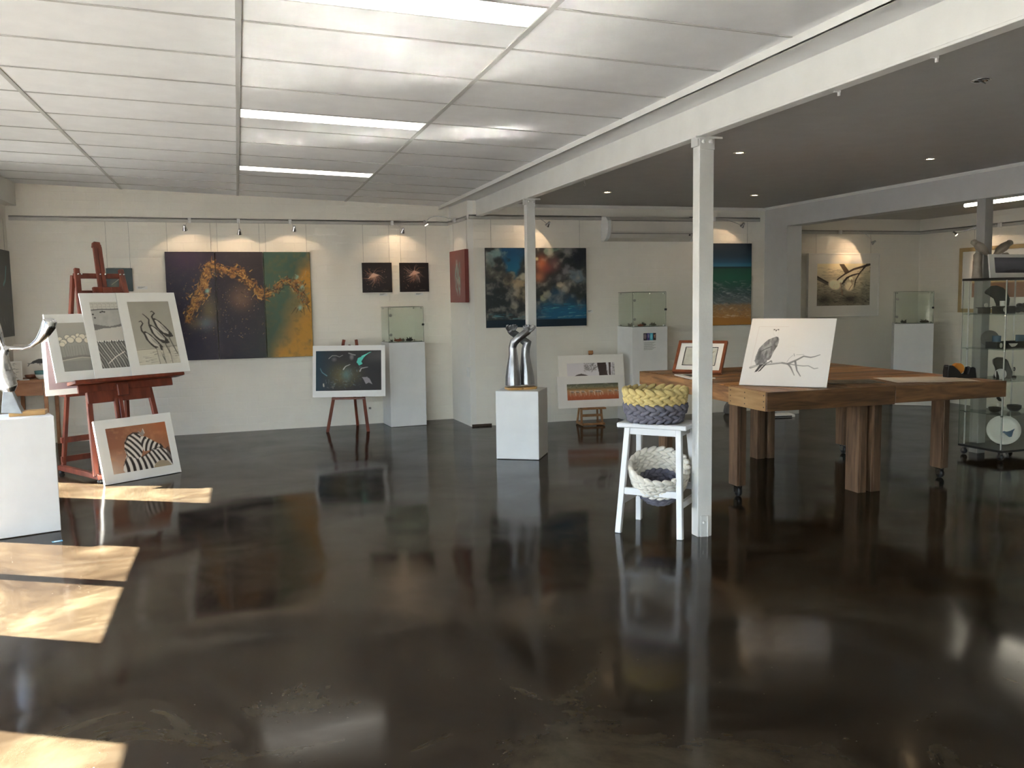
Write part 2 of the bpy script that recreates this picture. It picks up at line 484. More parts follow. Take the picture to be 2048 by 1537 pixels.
class MB:
    def __init__(self):
        self.v, self.f = [], []
    def add(self, vs, fs):
        o = len(self.v)
        self.v += [tuple(p) for p in vs]
        self.f += [tuple(i + o for i in f) for f in fs]
        return self
    def box(self, c, s, rot=None):
        c = Vector(c)
        hx, hy, hz = s[0] / 2, s[1] / 2, s[2] / 2
        vs = []
        for x in (-hx, hx):
            for y in (-hy, hy):
                for z in (-hz, hz):
                    p = Vector((x, y, z))
                    if rot is not None:
                        p = rot @ p
                    vs.append(p + c)
        return self.add(vs, [(0, 1, 3, 2), (4, 6, 7, 5), (0, 4, 5, 1), (2, 3, 7, 6), (0, 2, 6, 4), (1, 5, 7, 3)])
    def span(self, a, b):
        return self.box([(a[i] + b[i]) / 2 for i in range(3)], [abs(b[i] - a[i]) for i in range(3)])
    def bar(self, p0, p1, w, d, hint=(0, 0, 1)):
        """box along p0-p1, w across (side axis), d along the other axis"""
        p0, p1 = Vector(p0), Vector(p1)
        t, s, n = frame_from_dir(p1 - p0, Vector(hint))
        vs = []
        for p in (p0, p1):
            for a in (-1, 1):
                for b in (-1, 1):
                    vs.append(p + s * (a * w / 2) + n * (b * d / 2))
        return self.add(vs, [(0, 1, 3, 2), (4, 6, 7, 5), (0, 4, 5, 1), (2, 3, 7, 6), (0, 2, 6, 4), (1, 5, 7, 3)])
    def tube(self, pts, rad, n=10, caps=True, flat=None, hint=(0, 0, 1)):
        """swept ring; rad scalar or list (numbers or (a, b) pairs)"""
        pts = [Vector(p) for p in pts]
        k = len(pts)
        if not isinstance(rad, (list, tuple)):
            rad = [rad] * k
        vs, fs = [], []
        prev = None
        for i, p in enumerate(pts):
            t = (pts[min(i + 1, k - 1)] - pts[max(i - 1, 0)]).normalized()
            if prev is None:
                _, s, nn = frame_from_dir(t, Vector(hint))
            else:
                s = (prev - t * prev.dot(t)).normalized()
                nn = s.cross(t).normalized()
            prev = s
            r = rad[i]
            ra, rb = r if isinstance(r, (list, tuple)) else (r, r)
            for j in range(n):
                a = 2 * math.pi * j / n
                vs.append(p + s * (math.cos(a) * ra) + nn * (math.sin(a) * rb))
        for i in range(k - 1):
            for j in range(n):
                fs.append((i * n + j, i * n + (j + 1) % n, (i + 1) * n + (j + 1) % n, (i + 1) * n + j))
        if caps:
            fs.append(tuple(range(n)))
            fs.append(tuple((k - 1) * n + j for j in range(n - 1, -1, -1)))
        return self.add(vs, fs)
    def lathe(self, prof, n=20, c=(0, 0, 0), rot=None):
        c = Vector(c)
        vs, fs = [], []
        for r, z in prof:
            for j in range(n):
                a = 2 * math.pi * j / n
                p = Vector((r * math.cos(a), r * math.sin(a), z))
                if rot is not None:
                    p = rot @ p
                vs.append(p + c)
        k = len(prof)
        for i in range(k - 1):
            for j in range(n):
                fs.append((i * n + j, i * n + (j + 1) % n, (i + 1) * n + (j + 1) % n, (i + 1) * n + j))
        fs.append(tuple(range(n - 1, -1, -1)))
        fs.append(tuple((k - 1) * n + j for j in range(n)))
        return self.add(vs, fs)
    def ell(self, c, r, rot=None, nu=8, nv=5):
        c = Vector(c)
        vs, fs = [], []
        def P(x, y, z):
            p = Vector((x * r[0], y * r[1], z * r[2]))
            if rot is not None:
                p = rot @ p
            return p + c
        vs.append(P(0, 0, 1))
        for i in range(1, nv):
            th = math.pi * i / nv
            for j in range(nu):
                ph = 2 * math.pi * j / nu
                vs.append(P(math.sin(th) * math.cos(ph), math.sin(th) * math.sin(ph), math.cos(th)))
        vs.append(P(0, 0, -1))
        last = len(vs) - 1
        for j in range(nu):
            fs.append((0, 1 + j, 1 + (j + 1) % nu))
            fs.append((last, 1 + (nv - 2) * nu + (j + 1) % nu, 1 + (nv - 2) * nu + j))
        for i in range(nv - 2):
            for j in range(nu):
                a = 1 + i * nu
                fs.append((a + j, a + nu + j, a + nu + (j + 1) % nu, a + (j + 1) % nu))
        return self.add(vs, fs)
    def prism(self, poly, a0, a1, plane='xz'):
        """extrude a 2-D outline; plane xz extrudes along y, xy along z, yz along x"""
        def P(p, h):
            if plane == 'xz':
                return (p[0], h, p[1])
            if plane == 'yz':
                return (h, p[0], p[1])
            return (p[0], p[1], h)
        n = len(poly)
        vs = [P(p, a0) for p in poly] + [P(p, a1) for p in poly]
        fs = [tuple(range(n)), tuple(range(2 * n - 1, n - 1, -1))]
        for i in range(n):
            j = (i + 1) % n
            fs.append((i, i + n, j + n, j))
        return self.add(vs, fs)
    def ring(self, x0, x1, z0, z1, hx0, hx1, hz0, hz1, y0, y1):
        """rectangular plate with a rectangular hole, in the local xz plane"""
        o = [(x0, z0), (x1, z0), (x1, z1), (x0, z1)]
        i = [(hx0, hz0), (hx1, hz0), (hx1, hz1), (hx0, hz1)]
        vs = [(p[0], y0, p[1]) for p in o] + [(p[0], y0, p[1]) for p in i] + [(p[0], y1, p[1]) for p in o] + [(p[0], y1, p[1]) for p in i]
        fs = []
        for k in range(4):
            j = (k + 1) % 4
            fs += [(k, j, 4 + j, 4 + k), (8 + k, 12 + k, 12 + j, 8 + j), (k, 8 + k, 8 + j, j), (4 + k, 4 + j, 12 + j, 12 + k)]
        return self.add(vs, fs)
    def build(self, name, m, parent=None, smooth=False, bevel=0.0, loc=None):
        me = bpy.data.meshes.new(name)
        me.from_pydata(self.v, [], self.f)
        bm = bmesh.new()
        bm.from_mesh(me)
        bmesh.ops.recalc_face_normals(bm, faces=bm.faces)
        if bevel > 0:
            ed = [e for e in bm.edges if len(e.link_faces) == 2 and e.calc_face_angle(0) > 0.6]
            bmesh.ops.bevel(bm, geom=ed, offset=bevel, segments=1, affect='EDGES', profile=0.5, clamp_overlap=True)
        bm.to_mesh(me)
        bm.free()
        if smooth:
            me.polygons.foreach_set('use_smooth', [True] * len(me.polygons))
            me.update()
        me.materials.append(m)
        o = bpy.data.objects.new(name, me)
        COL.objects.link(o)
        if parent is not None:
            o.parent = parent
        if loc is not None:
            o.location = loc
        return o

def tag(o, label, cat=None, group=None, kind=None):
    o['label'] = label
    if cat:
        o['category'] = cat
    if group:
        o['group'] = group
    if kind:
        o['kind'] = kind
    return o
def thing(name, label, cat, loc=(0, 0, 0), rz=0.0, group=None, matrix=None):
    o = bpy.data.objects.new(name, None)
    o.empty_display_size = 0.05
    COL.objects.link(o)
    if matrix is not None:
        o.matrix_world = matrix
    else:
        o.location = loc
        o.rotation_euler = (0, 0, rz)
    return tag(o, label, cat, group)
def struct(o, label=None):
    o['kind'] = 'structure'
    if label:
        o['label'] = label
    return o
def struct_root(name, label, loc=(0, 0, 0), rot=(0, 0, 0)):
    o = bpy.data.objects.new(name, None)
    o.empty_display_size = 0.1
    COL.objects.link(o)
    o.location = loc
    o.rotation_euler = rot
    return struct(o, label)
def axes(origin, right, upv):
    """matrix with local x=right, z=up, y=back (away from the viewer)"""
    x = Vector(right).normalized()
    z = Vector(upv)
    z = (z - x * z.dot(x)).normalized()
    y = z.cross(x)
    o = Vector(origin)
    return Matrix(((x.x, y.x, z.x, o.x), (x.y, y.y, z.y, o.y), (x.z, y.z, z.z, o.z), (0, 0, 0, 1)))
def inst(src, parent, loc=None, rot=None, name=None):
    c = src.copy()
    COL.objects.link(c)
    c.parent = parent
    if loc is not None:
        c.location = loc
    if rot is not None:
        c.rotation_euler = rot
    return c
def spot(parent, loc, target, power, angle, blend=0.5, color=(1.0, 0.70, 0.42), size=0.02):
    d = bpy.data.lights.new('spot_beam', 'SPOT')
    d.energy = power
    d.spot_size = R(angle)
    d.spot_blend = blend
    d.color = color
    d.shadow_soft_size = size
    o = bpy.data.objects.new('spot_beam', d)
    COL.objects.link(o)
    o.location = loc
    o.rotation_euler = (Vector(target) - Vector(loc)).to_track_quat('-Z', 'Y').to_euler()
    if parent is not None:
        o.parent = parent
    return o

# ------------------------------------------------------------------ pictures painted as vertex colours
class Art:
    """small painter: u 0..1 from the left, t 0..1 from the top; colours as 0-255 display values"""
    def __init__(s, w, h, asp, bg, gain=1.5):
        s.W, s.H, s.asp, s.gain = w, h, asp, gain
        u = (np.arange(w) + 0.5) / w
        t = (np.arange(h) + 0.5) / h
        s.U, s.T = np.meshgrid(u, t)
        s.X = s.U * asp
        s.img = np.empty((h, w, 3))
        s.img[:] = lin(bg)
    def mix(s, m, c):
        m = np.clip(m, 0, 1)[..., None]
        s.img = s.img * (1 - m) + np.array(lin(c)) * m
        return s
    def vgrad(s, stops):
        ts = [a for a, _ in stops]
        cs = np.array([lin(c) for _, c in stops])
        for k in range(3):
            s.img[..., k] = np.interp(s.T, ts, cs[:, k])
        return s
    def noise(s, sc, seed=0, octv=4, sx=1.0, st=1.0):
        out = np.zeros((s.H, s.W))
        amp, tot = 1.0, 0.0
        for o in range(octv):
            rg = np.random.RandomState(seed * 31 + o)
            lat = rg.rand(64, 64)
            x = s.X * sc * sx * 2 ** o
            y = s.T * sc * st * 2 ** o
            xi, yi = np.floor(x).astype(int), np.floor(y).astype(int)
            fx, fy = x - xi, y - yi
            fx, fy = fx * fx * (3 - 2 * fx), fy * fy * (3 - 2 * fy)
            a, b = lat[yi % 64, xi % 64], lat[yi % 64, (xi + 1) % 64]
            c, d = lat[(yi + 1) % 64, xi % 64], lat[(yi + 1) % 64, (xi + 1) % 64]
            out += amp * ((a * (1 - fx) + b * fx) * (1 - fy) + (c * (1 - fx) + d * fx) * fy)
            tot += amp
            amp *= 0.5
        return out / tot
    def poly_mask(s, pts):
        ins = np.zeros((s.H, s.W), bool)
        n = len(pts)
        for i in range(n):
            (x0, y0), (x1, y1) = pts[i], pts[(i + 1) % n]
            if y0 == y1:
                continue
            c = ((y0 > s.T) != (y1 > s.T)) & (s.U < (x1 - x0) * (s.T - y0) / (y1 - y0) + x0)
            ins ^= c
        return ins.astype(float)
    def poly(s, pts, c, a=1.0):
        return s.mix(s.poly_mask(pts) * a, c)
    def dist(s, pts):
        d = np.full((s.H, s.W), 9.0)
        par = np.zeros((s.H, s.W))
        n = len(pts) - 1
        for i in range(n):
            x0, y0 = pts[i][0] * s.asp, pts[i][1]
            x1, y1 = pts[i + 1][0] * s.asp, pts[i + 1][1]
            dx, dy = x1 - x0, y1 - y0
            L = dx * dx + dy * dy + 1e-12
            q = np.clip(((s.X - x0) * dx + (s.T - y0) * dy) / L, 0, 1)
            dd = np.hypot(s.X - x0 - q * dx, s.T - y0 - q * dy)
            k = dd < d
            d[k] = dd[k]
            par[k] = (i + q[k]) / n
        return d, par
    def line(s, pts, w, c, a=1.0, taper=(1, 1), soft=None):
        d, par = s.dist(pts)
        ww = w / 2 * (taper[0] + (taper[1] - taper[0]) * par)
        soft = soft or 1.0 / s.H
        return s.mix(np.clip((ww - d) / soft + 0.5, 0, 1) * a, c)
    def ell(s, u, t, ru, rt_, c, a=1.0, rot=0.0, soft=0.12):
        x, y = (s.X - u * s.asp), s.T - t
        ca, sa = math.cos(rot), math.sin(rot)
        xx, yy = x * ca + y * sa, -x * sa + y * ca
        q = np.hypot(xx / (ru * s.asp), yy / rt_)
        return s.mix(np.clip((1 - q) / soft, 0, 1) * a, c)
    def glow(s, u, t, ru, rt_, c, a=1.0):
        q = ((s.U - u) / ru) ** 2 + ((s.T - t) / rt_) ** 2
        return s.mix(np.exp(-q) * a, c)
    def strokes(s, n, box, ang, length, w, cols, a=0.7, seed=1, jit=0.5):
        rg = random.Random(seed)
        for _ in range(n):
            u, t = rg.uniform(box[0], box[2]), rg.uniform(box[1], box[3])
            an = ang + rg.uniform(-jit, jit)
            l = length * rg.uniform(0.4, 1.3)
            s.line([(u, t), (u + math.cos(an) * l / s.asp, t + math.sin(an) * l)], w * rg.uniform(0.5, 1.4), rg.choice(cols), a * rg.uniform(0.4, 1), (1, 0.3))
        return s
    def specks(s, n, box, r, cols, a=0.8, seed=1):
        rg = random.Random(seed)
        for _ in range(n):
            u, t = rg.uniform(box[0], box[2]), rg.uniform(box[1], box[3])
            i0, j0 = int(t * s.H), int(u * s.W)
            k = max(0, int(r * rg.uniform(0.3, 1.2) * s.H))
            c = np.array(lin(rg.choice(cols)))
            sl = s.img[max(0, i0):i0 + k + 1, max(0, j0):j0 + k + 1]
            aa = a * rg.uniform(0.3, 1)
            sl[:] = sl * (1 - aa) + c * aa
        return s
    def out(s):
        return np.clip(s.img * s.gain, 0.004, 0.92)

def picture(name, arr, w, h, x0, z0, y, m, parent):
    """grid mesh in the local xz plane, lower-left corner (x0, z0), carrying the painted colours"""
    H, W, _ = arr.shape
    xs = np.linspace(x0, x0 + w, W)
    zs = np.linspace(z0 + h, z0, H)
    X, Zz = np.meshgrid(xs, zs)
    co = np.stack([X, np.full_like(X, y), Zz], -1).reshape(-1, 3)
    idx = np.arange(H * W).reshape(H, W)
    a, b, c, d = idx[1:, :-1].ravel(), idx[1:, 1:].ravel(), idx[:-1, 1:].ravel(), idx[:-1, :-1].ravel()
    faces = np.stack([a, b, c, d], -1)
    me = bpy.data.meshes.new(name)
    me.from_pydata(co.tolist(), [], faces.tolist())
    at = me.color_attributes.new('paint', 'FLOAT_COLOR', 'POINT')
    rgba = np.concatenate([arr.reshape(-1, 3), np.ones((H * W, 1))], 1).astype(np.float32)
    at.data.foreach_set('color', rgba.ravel())
    me.materials.append(m)
    me.update()
    o = bpy.data.objects.new(name, me)
    COL.objects.link(o)
    o.parent = parent
    return o

def matted(name, label, cat, origin, right, upv, w, h, win, art, group=None, m=None, mprint=None, thick=0.010, bevel_lip=True):
    """window-mounted print: backing board, mat with a cut opening, print behind it. win = (left, right, bottom, top) margins"""
    t = thing(name, label, cat, group=group, matrix=axes(origin, right, upv))
    m = m or M_MATB
    l, r_, b, tp = win
    MB().span((0.001, 0.0006, 0.001), (w - 0.001, thick, h - 0.001)).build('backing_board', M_BACK, t)
    MB().ring(0, w, 0, h, l, w - r_, b, h - tp, -0.004, 0.0003).build('mat_board', m, t)
    picture('print', art.out(), w - l - r_ + 0.004, h - b - tp + 0.004, l - 0.002, b - 0.002, -0.0006, mprint or M_PRINT, t)
    return t

def canvas(name, label, origin, right, upv, w, h, depth, art, edge, rail_z=None, cat='painting', group=None, mp=None, wires=(0.06, 0.94)):
    """stretched canvas hung on two wires; origin is the lower-left corner of the wall side"""
    t = thing(name, label, cat, group=group, matrix=axes(origin, right, upv))
    MB().span((0, -depth, 0), (w, -0.004, h)).build('stretched_canvas', edge, t, bevel=0.002)
    picture('painted_face', art.out(), w - 0.004, h - 0.004, 0.002, 0.002, -depth - 0.0006, mp or M_PAINT, t)
    if rail_z:
        L = rail_z - origin[2]
        for k in wires:
            MB().tube([(k * w, -0.012, h - 0.02), (k * w, -0.012, L - 0.022)], 0.0016, 6).build('hanging_wire', M_WIRE, t)
    return t

# ================================================================== THE SETTING
WA = R(2.21131942)
W1 = Vector((0.057, 10.649, 0))
XW = Vector((math.cos(WA), math.sin(WA), 0))
NW = Vector((-math.sin(WA), math.cos(WA), 0))
def bw(s, z=0.0, off=0.0):
    """point on the back wall: s metres along it, z up, off metres in front of it"""
    return W1 + XW * s - NW * off + Vector((0, 0, z))
Y_WALL2, X_RIGHT, Y_WALL3 = 9.99, 9.05, 10.30
Y_FRONT = -1.2
X_LEFT = -2.27
Z_TOP = 2.95

fl = MB().span((-2.36, -1.36, -0.06), (9.22, 11.0, 0)).build('floor', M_FLOOR)
struct(fl, 'polished dark brown concrete floor with a mirror gloss')

g = MB().span((-60, -60, -0.16), (60, 60, -0.10)).build('ground', M_GROUND)
struct(g, 'paving outside the windows')

wb = MB().span((-2.45, 0, 0), (2.62, 0.15, Z_TOP)).build('wall_back', M_WALL)
wb.location = W1
wb.rotation_euler = (0, 0, WA)
struct(wb, 'white painted brick back wall')
wr = MB().prism([(2.495, 10.80), (2.535, Y_WALL2), (2.66, Y_WALL2 + 0.001), (2.66, 10.80)], 0, Z_TOP, 'xy').build('wall_return', M_PLASTER)
struct(wr, 'short return wall stepping forward from the back wall')
w2 = MB().span((2.6, Y_WALL2, 0), (6.42, Y_WALL2 + 0.15, Z_TOP)).build('wall_middle', M_WALL)
struct(w2, 'white wall behind the air conditioner')
w3 = MB().span((6.5, Y_WALL3, 0), (9.2, Y_WALL3 + 0.15, Z_TOP)).build('wall_alcove', M_WALL)
struct(w3, 'far wall of the side room')
w4 = MB().span((X_RIGHT, Y_FRONT - 0.15, 0), (X_RIGHT + 0.15, Y_WALL3 + 0.15, Z_TOP)).build('wall_right', M_WALL)
struct(w4, 'right side wall of the side room')
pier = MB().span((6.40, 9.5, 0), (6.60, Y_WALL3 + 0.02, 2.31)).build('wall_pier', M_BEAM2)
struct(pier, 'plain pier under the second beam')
bs = MB().span((2.545, Y_WALL2 - 0.012, 0), (2.78, Y_WALL2, 0.024)).build('baseboard_middle', M_DARKBASE)
struct(bs, 'short dark strip of skirting')
bs2 = MB().span((X_RIGHT - 0.015, 6.0, 0), (X_RIGHT, Y_WALL3, 0.05)).build('baseboard_right', M_PLASTER)
struct(bs2, 'white skirting board of the side wall')

# left wall with its shop windows (outside the frame, they let the sun in)
XO = -2.35
wins = [(8.0, 8.66, 0.06, 2.45, []), (5.065, 6.76, 0.06, 2.01, [5.965]), (2.45, 4.25, 0.06, 2.26, [3.35]), (-1.1, 2.1, 0.06, 2.46, [0.5])]
lw = MB()
ys = [Y_FRONT - 0.15]
for a, b, z0, z1, _ in sorted(wins):
    lw.span((XO, ys[-1], 0), (X_LEFT, a, Z_TOP))
    lw.span((XO, a, 0), (X_LEFT, b, z0))
    lw.span((XO, a, z1), (X_LEFT, b, Z_TOP))
    ys.append(b)
lw.span((XO, ys[-1], 0), (X_LEFT, 10.8, Z_TOP))
struct(lw.build('wall_left', M_WALL), 'left wall with the sunny shop windows')
def portal(loc, sx, sy, direction):
    d = bpy.data.lights.new('sky_portal', 'AREA')
    d.shape = 'RECTANGLE'
    d.size, d.size_y = sx, sy
    d.cycles.is_portal = True
    o = bpy.data.objects.new('sky_portal', d)
    COL.objects.link(o)
    o.location = loc
    o.rotation_euler = Vector(direction).to_track_quat('-Z', 'Z').to_euler()
    return o
for n, (a, b, z0, z1, mul) in enumerate(wins):
    t = struct_root('window_%d' % (n + 1), 'shop window in the left wall')
    fr = MB()
    fr.span((XO + 0.02, a, z0), (X_LEFT - 0.02, a + 0.03, z1)).span((XO + 0.02, b - 0.03, z0), (X_LEFT - 0.02, b, z1))
    fr.span((XO + 0.02, a, z0), (X_LEFT - 0.02, b, z0 + 0.03)).span((XO + 0.02, a, z1 - 0.03), (X_LEFT - 0.02, b, z1))
    for y in mul:
        fr.span((XO + 0.01, y - 0.035, z0), (X_LEFT - 0.01, y + 0.035, z1))
    fr.build('window_frame', M_FRAME_ALU, t)
    for p0, p1 in zip([a] + mul, mul + [b]):
        MB().span((-2.312, p0 + 0.02, z0 + 0.02), (-2.306, p1 - 0.02, z1 - 0.02)).build('pane', M_WINGLASS, t)
    portal((X_LEFT - 0.1, (a + b) / 2, (z0 + z1) / 2), b - a, z1 - z0, (1, 0, 0))
bk = MB().span((X_LEFT, Y_FRONT, 2.515), (-2.165, 10.6, 2.80)).build('trim_bulkhead', M_PLASTER)
struct(bk, 'boxed bulkhead along the top of the left wall')

# front wall behind the camera with the big shopfront glazing
FX = [(-2.2, -1.3, 0.05, 2.40)]
fwm = MB()
xs = [XO]
for a, b, z0, z1 in FX:
    fwm.span((xs[-1], Y_FRONT - 0.15, 0), (a, Y_FRONT, Z_TOP))
    fwm.span((a, Y_FRONT - 0.15, 0), (b, Y_FRONT, z0))
    fwm.span((a, Y_FRONT - 0.15, z1), (b, Y_FRONT, Z_TOP))
    xs.append(b)
fwm.span((xs[-1], Y_FRONT - 0.15, 0), (X_RIGHT + 0.1, Y_FRONT, Z_TOP))
struct(fwm.build('wall_front', M_PLASTER), 'front wall with the shopfront glazing')
for n, (a, b, z0, z1) in enumerate(FX):
    t = struct_root('window_%d' % (n + 5), 'shopfront glazing behind the viewer')
    fr = MB()
    k = max(2, int((b - a) / 1.3) + 1)
    cuts = [a + (b - a) * i / k for i in range(k + 1)]
    for x in cuts:
        fr.span((x - 0.03, Y_FRONT - 0.1, z0), (x + 0.03, Y_FRONT - 0.04, z1))
    fr.span((a, Y_FRONT - 0.1, z0), (b, Y_FRONT - 0.04, z0 + 0.05)).span((a, Y_FRONT - 0.1, z1 - 0.05), (b, Y_FRONT - 0.04, z1))
    fr.build('window_frame', M_FRAME_ALU, t)
    for p0, p1 in zip(cuts[:-1], cuts[1:]):
        MB().span((p0 + 0.025, Y_FRONT - 0.073, z0 + 0.03), (p1 - 0.025, Y_FRONT - 0.067, z1 - 0.03)).build('pane', M_WINGLASS, t)
    portal(((a + b) / 2, Y_FRONT - 0.16, (z0 + z1) / 2), b - a, z1 - z0, (0, 1, 0))

roof_blocker = MB().span((-2.5, -1.5, Z_TOP), (9.4, 11.1, Z_TOP + 0.1)).build('roof_blocker', M_PLASTER)  # unseen slab, added to stop sun and sky leaking past the tiles
struct(roof_blocker, 'unseen slab added above the ceilings to keep sun and sky out')

# gently sloping tiled ceiling
AL = R(1.9520348)
ceil = struct_root('ceiling', 'suspended white tile ceiling sloping gently to the right', (0.054, 0, 2.671), (0, AL, 0))
cols = [-2.36, -1.2, 0.0, 1.2, 2.322]
Y0, DY = 4.1, 0.605
rows = list(range(-9, 11))
LIT = (-9, -5, -1, 3, 7)
tile_cache = {}
def tile(cx, cy, sx, sy):
    key = (round(sx, 4), round(sy, 4))
    if key not in tile_cache:
        o = MB().box((0, 0, 0.011), (sx - 0.004, sy - 0.004, 0.014)).build('ceiling_tile', M_CEIL, ceil, bevel=0.002)
        o.location = (cx, cy, 0)
        tile_cache[key] = o
        return o
    return inst(tile_cache[key], ceil, (cx, cy, 0))
for i in range(4):
    for k in rows:
        y0, y1 = Y0 + DY * k, Y0 + DY * (k + 1)
        y0, y1 = max(y0, Y_FRONT + 0.003), min(y1, 10.80)
        if y1 - y0 < 0.05:
            continue
        if i == 2 and k in LIT:
            y0 = Y0 + DY * k + 0.275
        if y1 - y0 > 0.05:
            tile((cols[i] + cols[i + 1]) / 2, (y0 + y1) / 2, cols[i + 1] - cols[i], y1 - y0)
tee0 = None
for i in (1, 2, 3):
    src = MB().span((-0.013, Y_FRONT, -0.002), (0.013, 10.80, 0.003)).build('main_tee', M_TEE, ceil) if tee0 is None else inst(tee0, ceil)
    tee0 = tee0 or src
    src.location = (cols[i], 0, 0)
ct = {}
for k in rows:
    y = Y0 + DY * k
    for i in range(4):
        key = i in (1, 2)
        L = cols[i + 1] - cols[i]
        kk = round(L, 3)
        if kk not in ct:
            ct[kk] = MB().box((0, 0, 0.001), (L - 0.026, 0.015, 0.004)).build('cross_tee', M_TEE, ceil)
            o = ct[kk]
        else:
            o = inst(ct[kk], ceil)
        o.location = ((cols[i] + cols[i + 1]) / 2, y, 0)
# strip lights in the ceiling grid
names = {7: 'lit strip light in the tile ceiling closest to the back wall', 3: 'lit strip light in the tile ceiling, middle one of three in view',
         -1: 'big bright strip light at the top edge of the picture', -5: 'lit ceiling strip light above the viewer', -9: 'lit ceiling strip light beside the shopfront'}
cm = Matrix.Translation((0.054, 0, 2.671)) @ Matrix.Rotation(AL, 4, 'Y')
for k in LIT:
    y0 = max(Y0 + DY * k, Y_FRONT + 0.01)
    y1 = Y0 + DY * k + 0.275
    t = thing('ceiling_light', names[k], 'light', matrix=cm @ Matrix.Translation((0.6, (y0 + y1) / 2, 0)), group='strip lights in the tile ceiling')
    hy = (y1 - y0) / 2
    MB().span((-0.585, -hy + 0.008, 0.002), (0.585, hy - 0.008, 0.012)).build('diffuser', M_LIGHTPANEL, t)
    MB().ring(-0.598, 0.598, -hy, hy, -0.584, 0.584, -hy + 0.009, hy - 0.009, -0.0, 0.012).build('light_frame', M_TEE, t).rotation_euler = (R(90), 0, 0)

tr = MB().span((2.368, Y_FRONT, 2.556), (2.38, 10.76, 2.61)).span((2.362, Y_FRONT, 2.556), (2.40, 10.76, 2.561)).build('trim_1', M_BEAM)
struct(tr, 'white edge trim between tile ceiling and beam soffit')
so = MB().span((2.38, Y_FRONT, 2.589), (2.645, 10.78, 2.63)).build('ceiling_soffit', M_CEIL)
struct(so, 'flat soffit strip beside the main beam')
bm1 = MB().span((2.638, Y_FRONT, 2.418), (2.727, Y_WALL2 + 0.01, 2.80)).span((2.632, Y_FRONT, 2.41), (2.70, Y_WALL2 + 0.01, 2.424)).build('beam', M_BEAM, bevel=0.002)
struct(bm1, 'long white main beam carried by the posts')
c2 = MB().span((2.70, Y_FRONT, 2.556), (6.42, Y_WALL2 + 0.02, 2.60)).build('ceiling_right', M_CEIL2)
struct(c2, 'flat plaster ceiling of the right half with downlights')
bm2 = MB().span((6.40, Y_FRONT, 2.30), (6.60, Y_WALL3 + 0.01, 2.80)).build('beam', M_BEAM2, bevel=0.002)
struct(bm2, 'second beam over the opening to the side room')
t2 = MB().prism([(6.40, 2.556), (6.40, 2.530), (6.388, 2.530), (6.365, 2.549), (6.365, 2.556)], Y_FRONT, Y_WALL2, 'xz').build('trim_2', M_BEAM)
struct(t2, 'small cornice along the second beam')
t3 = MB().prism([(Y_WALL2, 2.556), (Y_WALL2, 2.520), (Y_WALL2 - 0.012, 2.520), (Y_WALL2 - 0.035, 2.549), (Y_WALL2 - 0.035, 2.556)], 2.73, 6.40, 'yz').build('trim_3', M_PLASTER)
struct(t3, 'small cornice along the middle wall')
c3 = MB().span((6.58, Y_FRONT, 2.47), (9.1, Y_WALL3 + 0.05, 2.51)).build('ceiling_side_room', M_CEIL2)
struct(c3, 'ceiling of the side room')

# posts under the beams
def post(x0, y0, x1, y1, ztop, label, bracket=True, m=M_POST):
    t = struct_root('support_post', label, (x0, y0, 0))
    w, d = x1 - x0, y1 - y0
    MB().span((0, 0, 0), (w, d, ztop)).build('post_shaft', m, t, bevel=0.003)
    if bracket:
        b = MB()
        b.span((0.02, -0.006, 0.0), (0.068, 0.001, 0.13)).span((0.062, -0.014, 0), (0.068, 0.0, 0.13))
        b.lathe([(0.009, 0), (0.009, 0.006), (0.005, 0.009)], 10, (0.04, -0.006, 0.09), Matrix.Rotation(R(90), 3, 'X'))
        b.build('base_bracket', m, t)
        h = MB()
        h.span((-0.03, -0.012, ztop - 0.012), (w + 0.05, 0.0, ztop)).span((0.0, -0.006, ztop - 0.075), (w, 0.0, ztop - 0.01))
        for x in (0.022, 0.07):
            h.lathe([(0.012, 0), (0.012, 0.012), (0.006, 0.018)], 8, (x, -0.005, ztop - 0.03), Matrix.Rotation(R(90), 3, 'X'))
        h.span((-0.012, 0.0, ztop - 0.055), (0.0, d, ztop))
        h.build('head_bracket', m, t)
    return t
post(2.640, 4.818, 2.737, 4.897, 2.41, 'square white post beside the stool with the baskets')
post(2.640, 8.13, 2.725, 8.21, 2.41, 'square white post behind the aluminium arms sculpture')
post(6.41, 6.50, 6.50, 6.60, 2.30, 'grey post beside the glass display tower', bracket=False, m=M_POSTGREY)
hk = thing('ceiling_hook', 'small hook screwed under the main beam between two posts', 'hook', (2.68, 6.75, 2.41))
MB().tube([(0, 0, 0), (0, 0, -0.02), (0.006, 0, -0.032), (0.012, 0, -0.045), (0.006, 0, -0.058), (-0.006, 0, -0.058), (-0.012, 0, -0.048)], 0.003, 6).build('hook_wire', M_WIRE, hk)
MB().lathe([(0.008, -0.003), (0.008, 0)], 8).build('hook_plate', M_WIRE, hk)
for yy, lb in ((3.63, 'small white clip under the main beam near the unlit downlight'), (3.02, 'small white clip under the main beam at the top right corner')):
    k = thing('beam_clip', lb, 'clip', (2.70, yy, 2.418))
    MB().span((-0.016, -0.006, -0.012), (0.016, 0.006, 0)).build('clip_base', M_WHITEPL, k)
    MB().span((0.006, -0.005, -0.028), (0.014, 0.005, -0.01)).build('clip_tongue', M_WHITEPL, k)

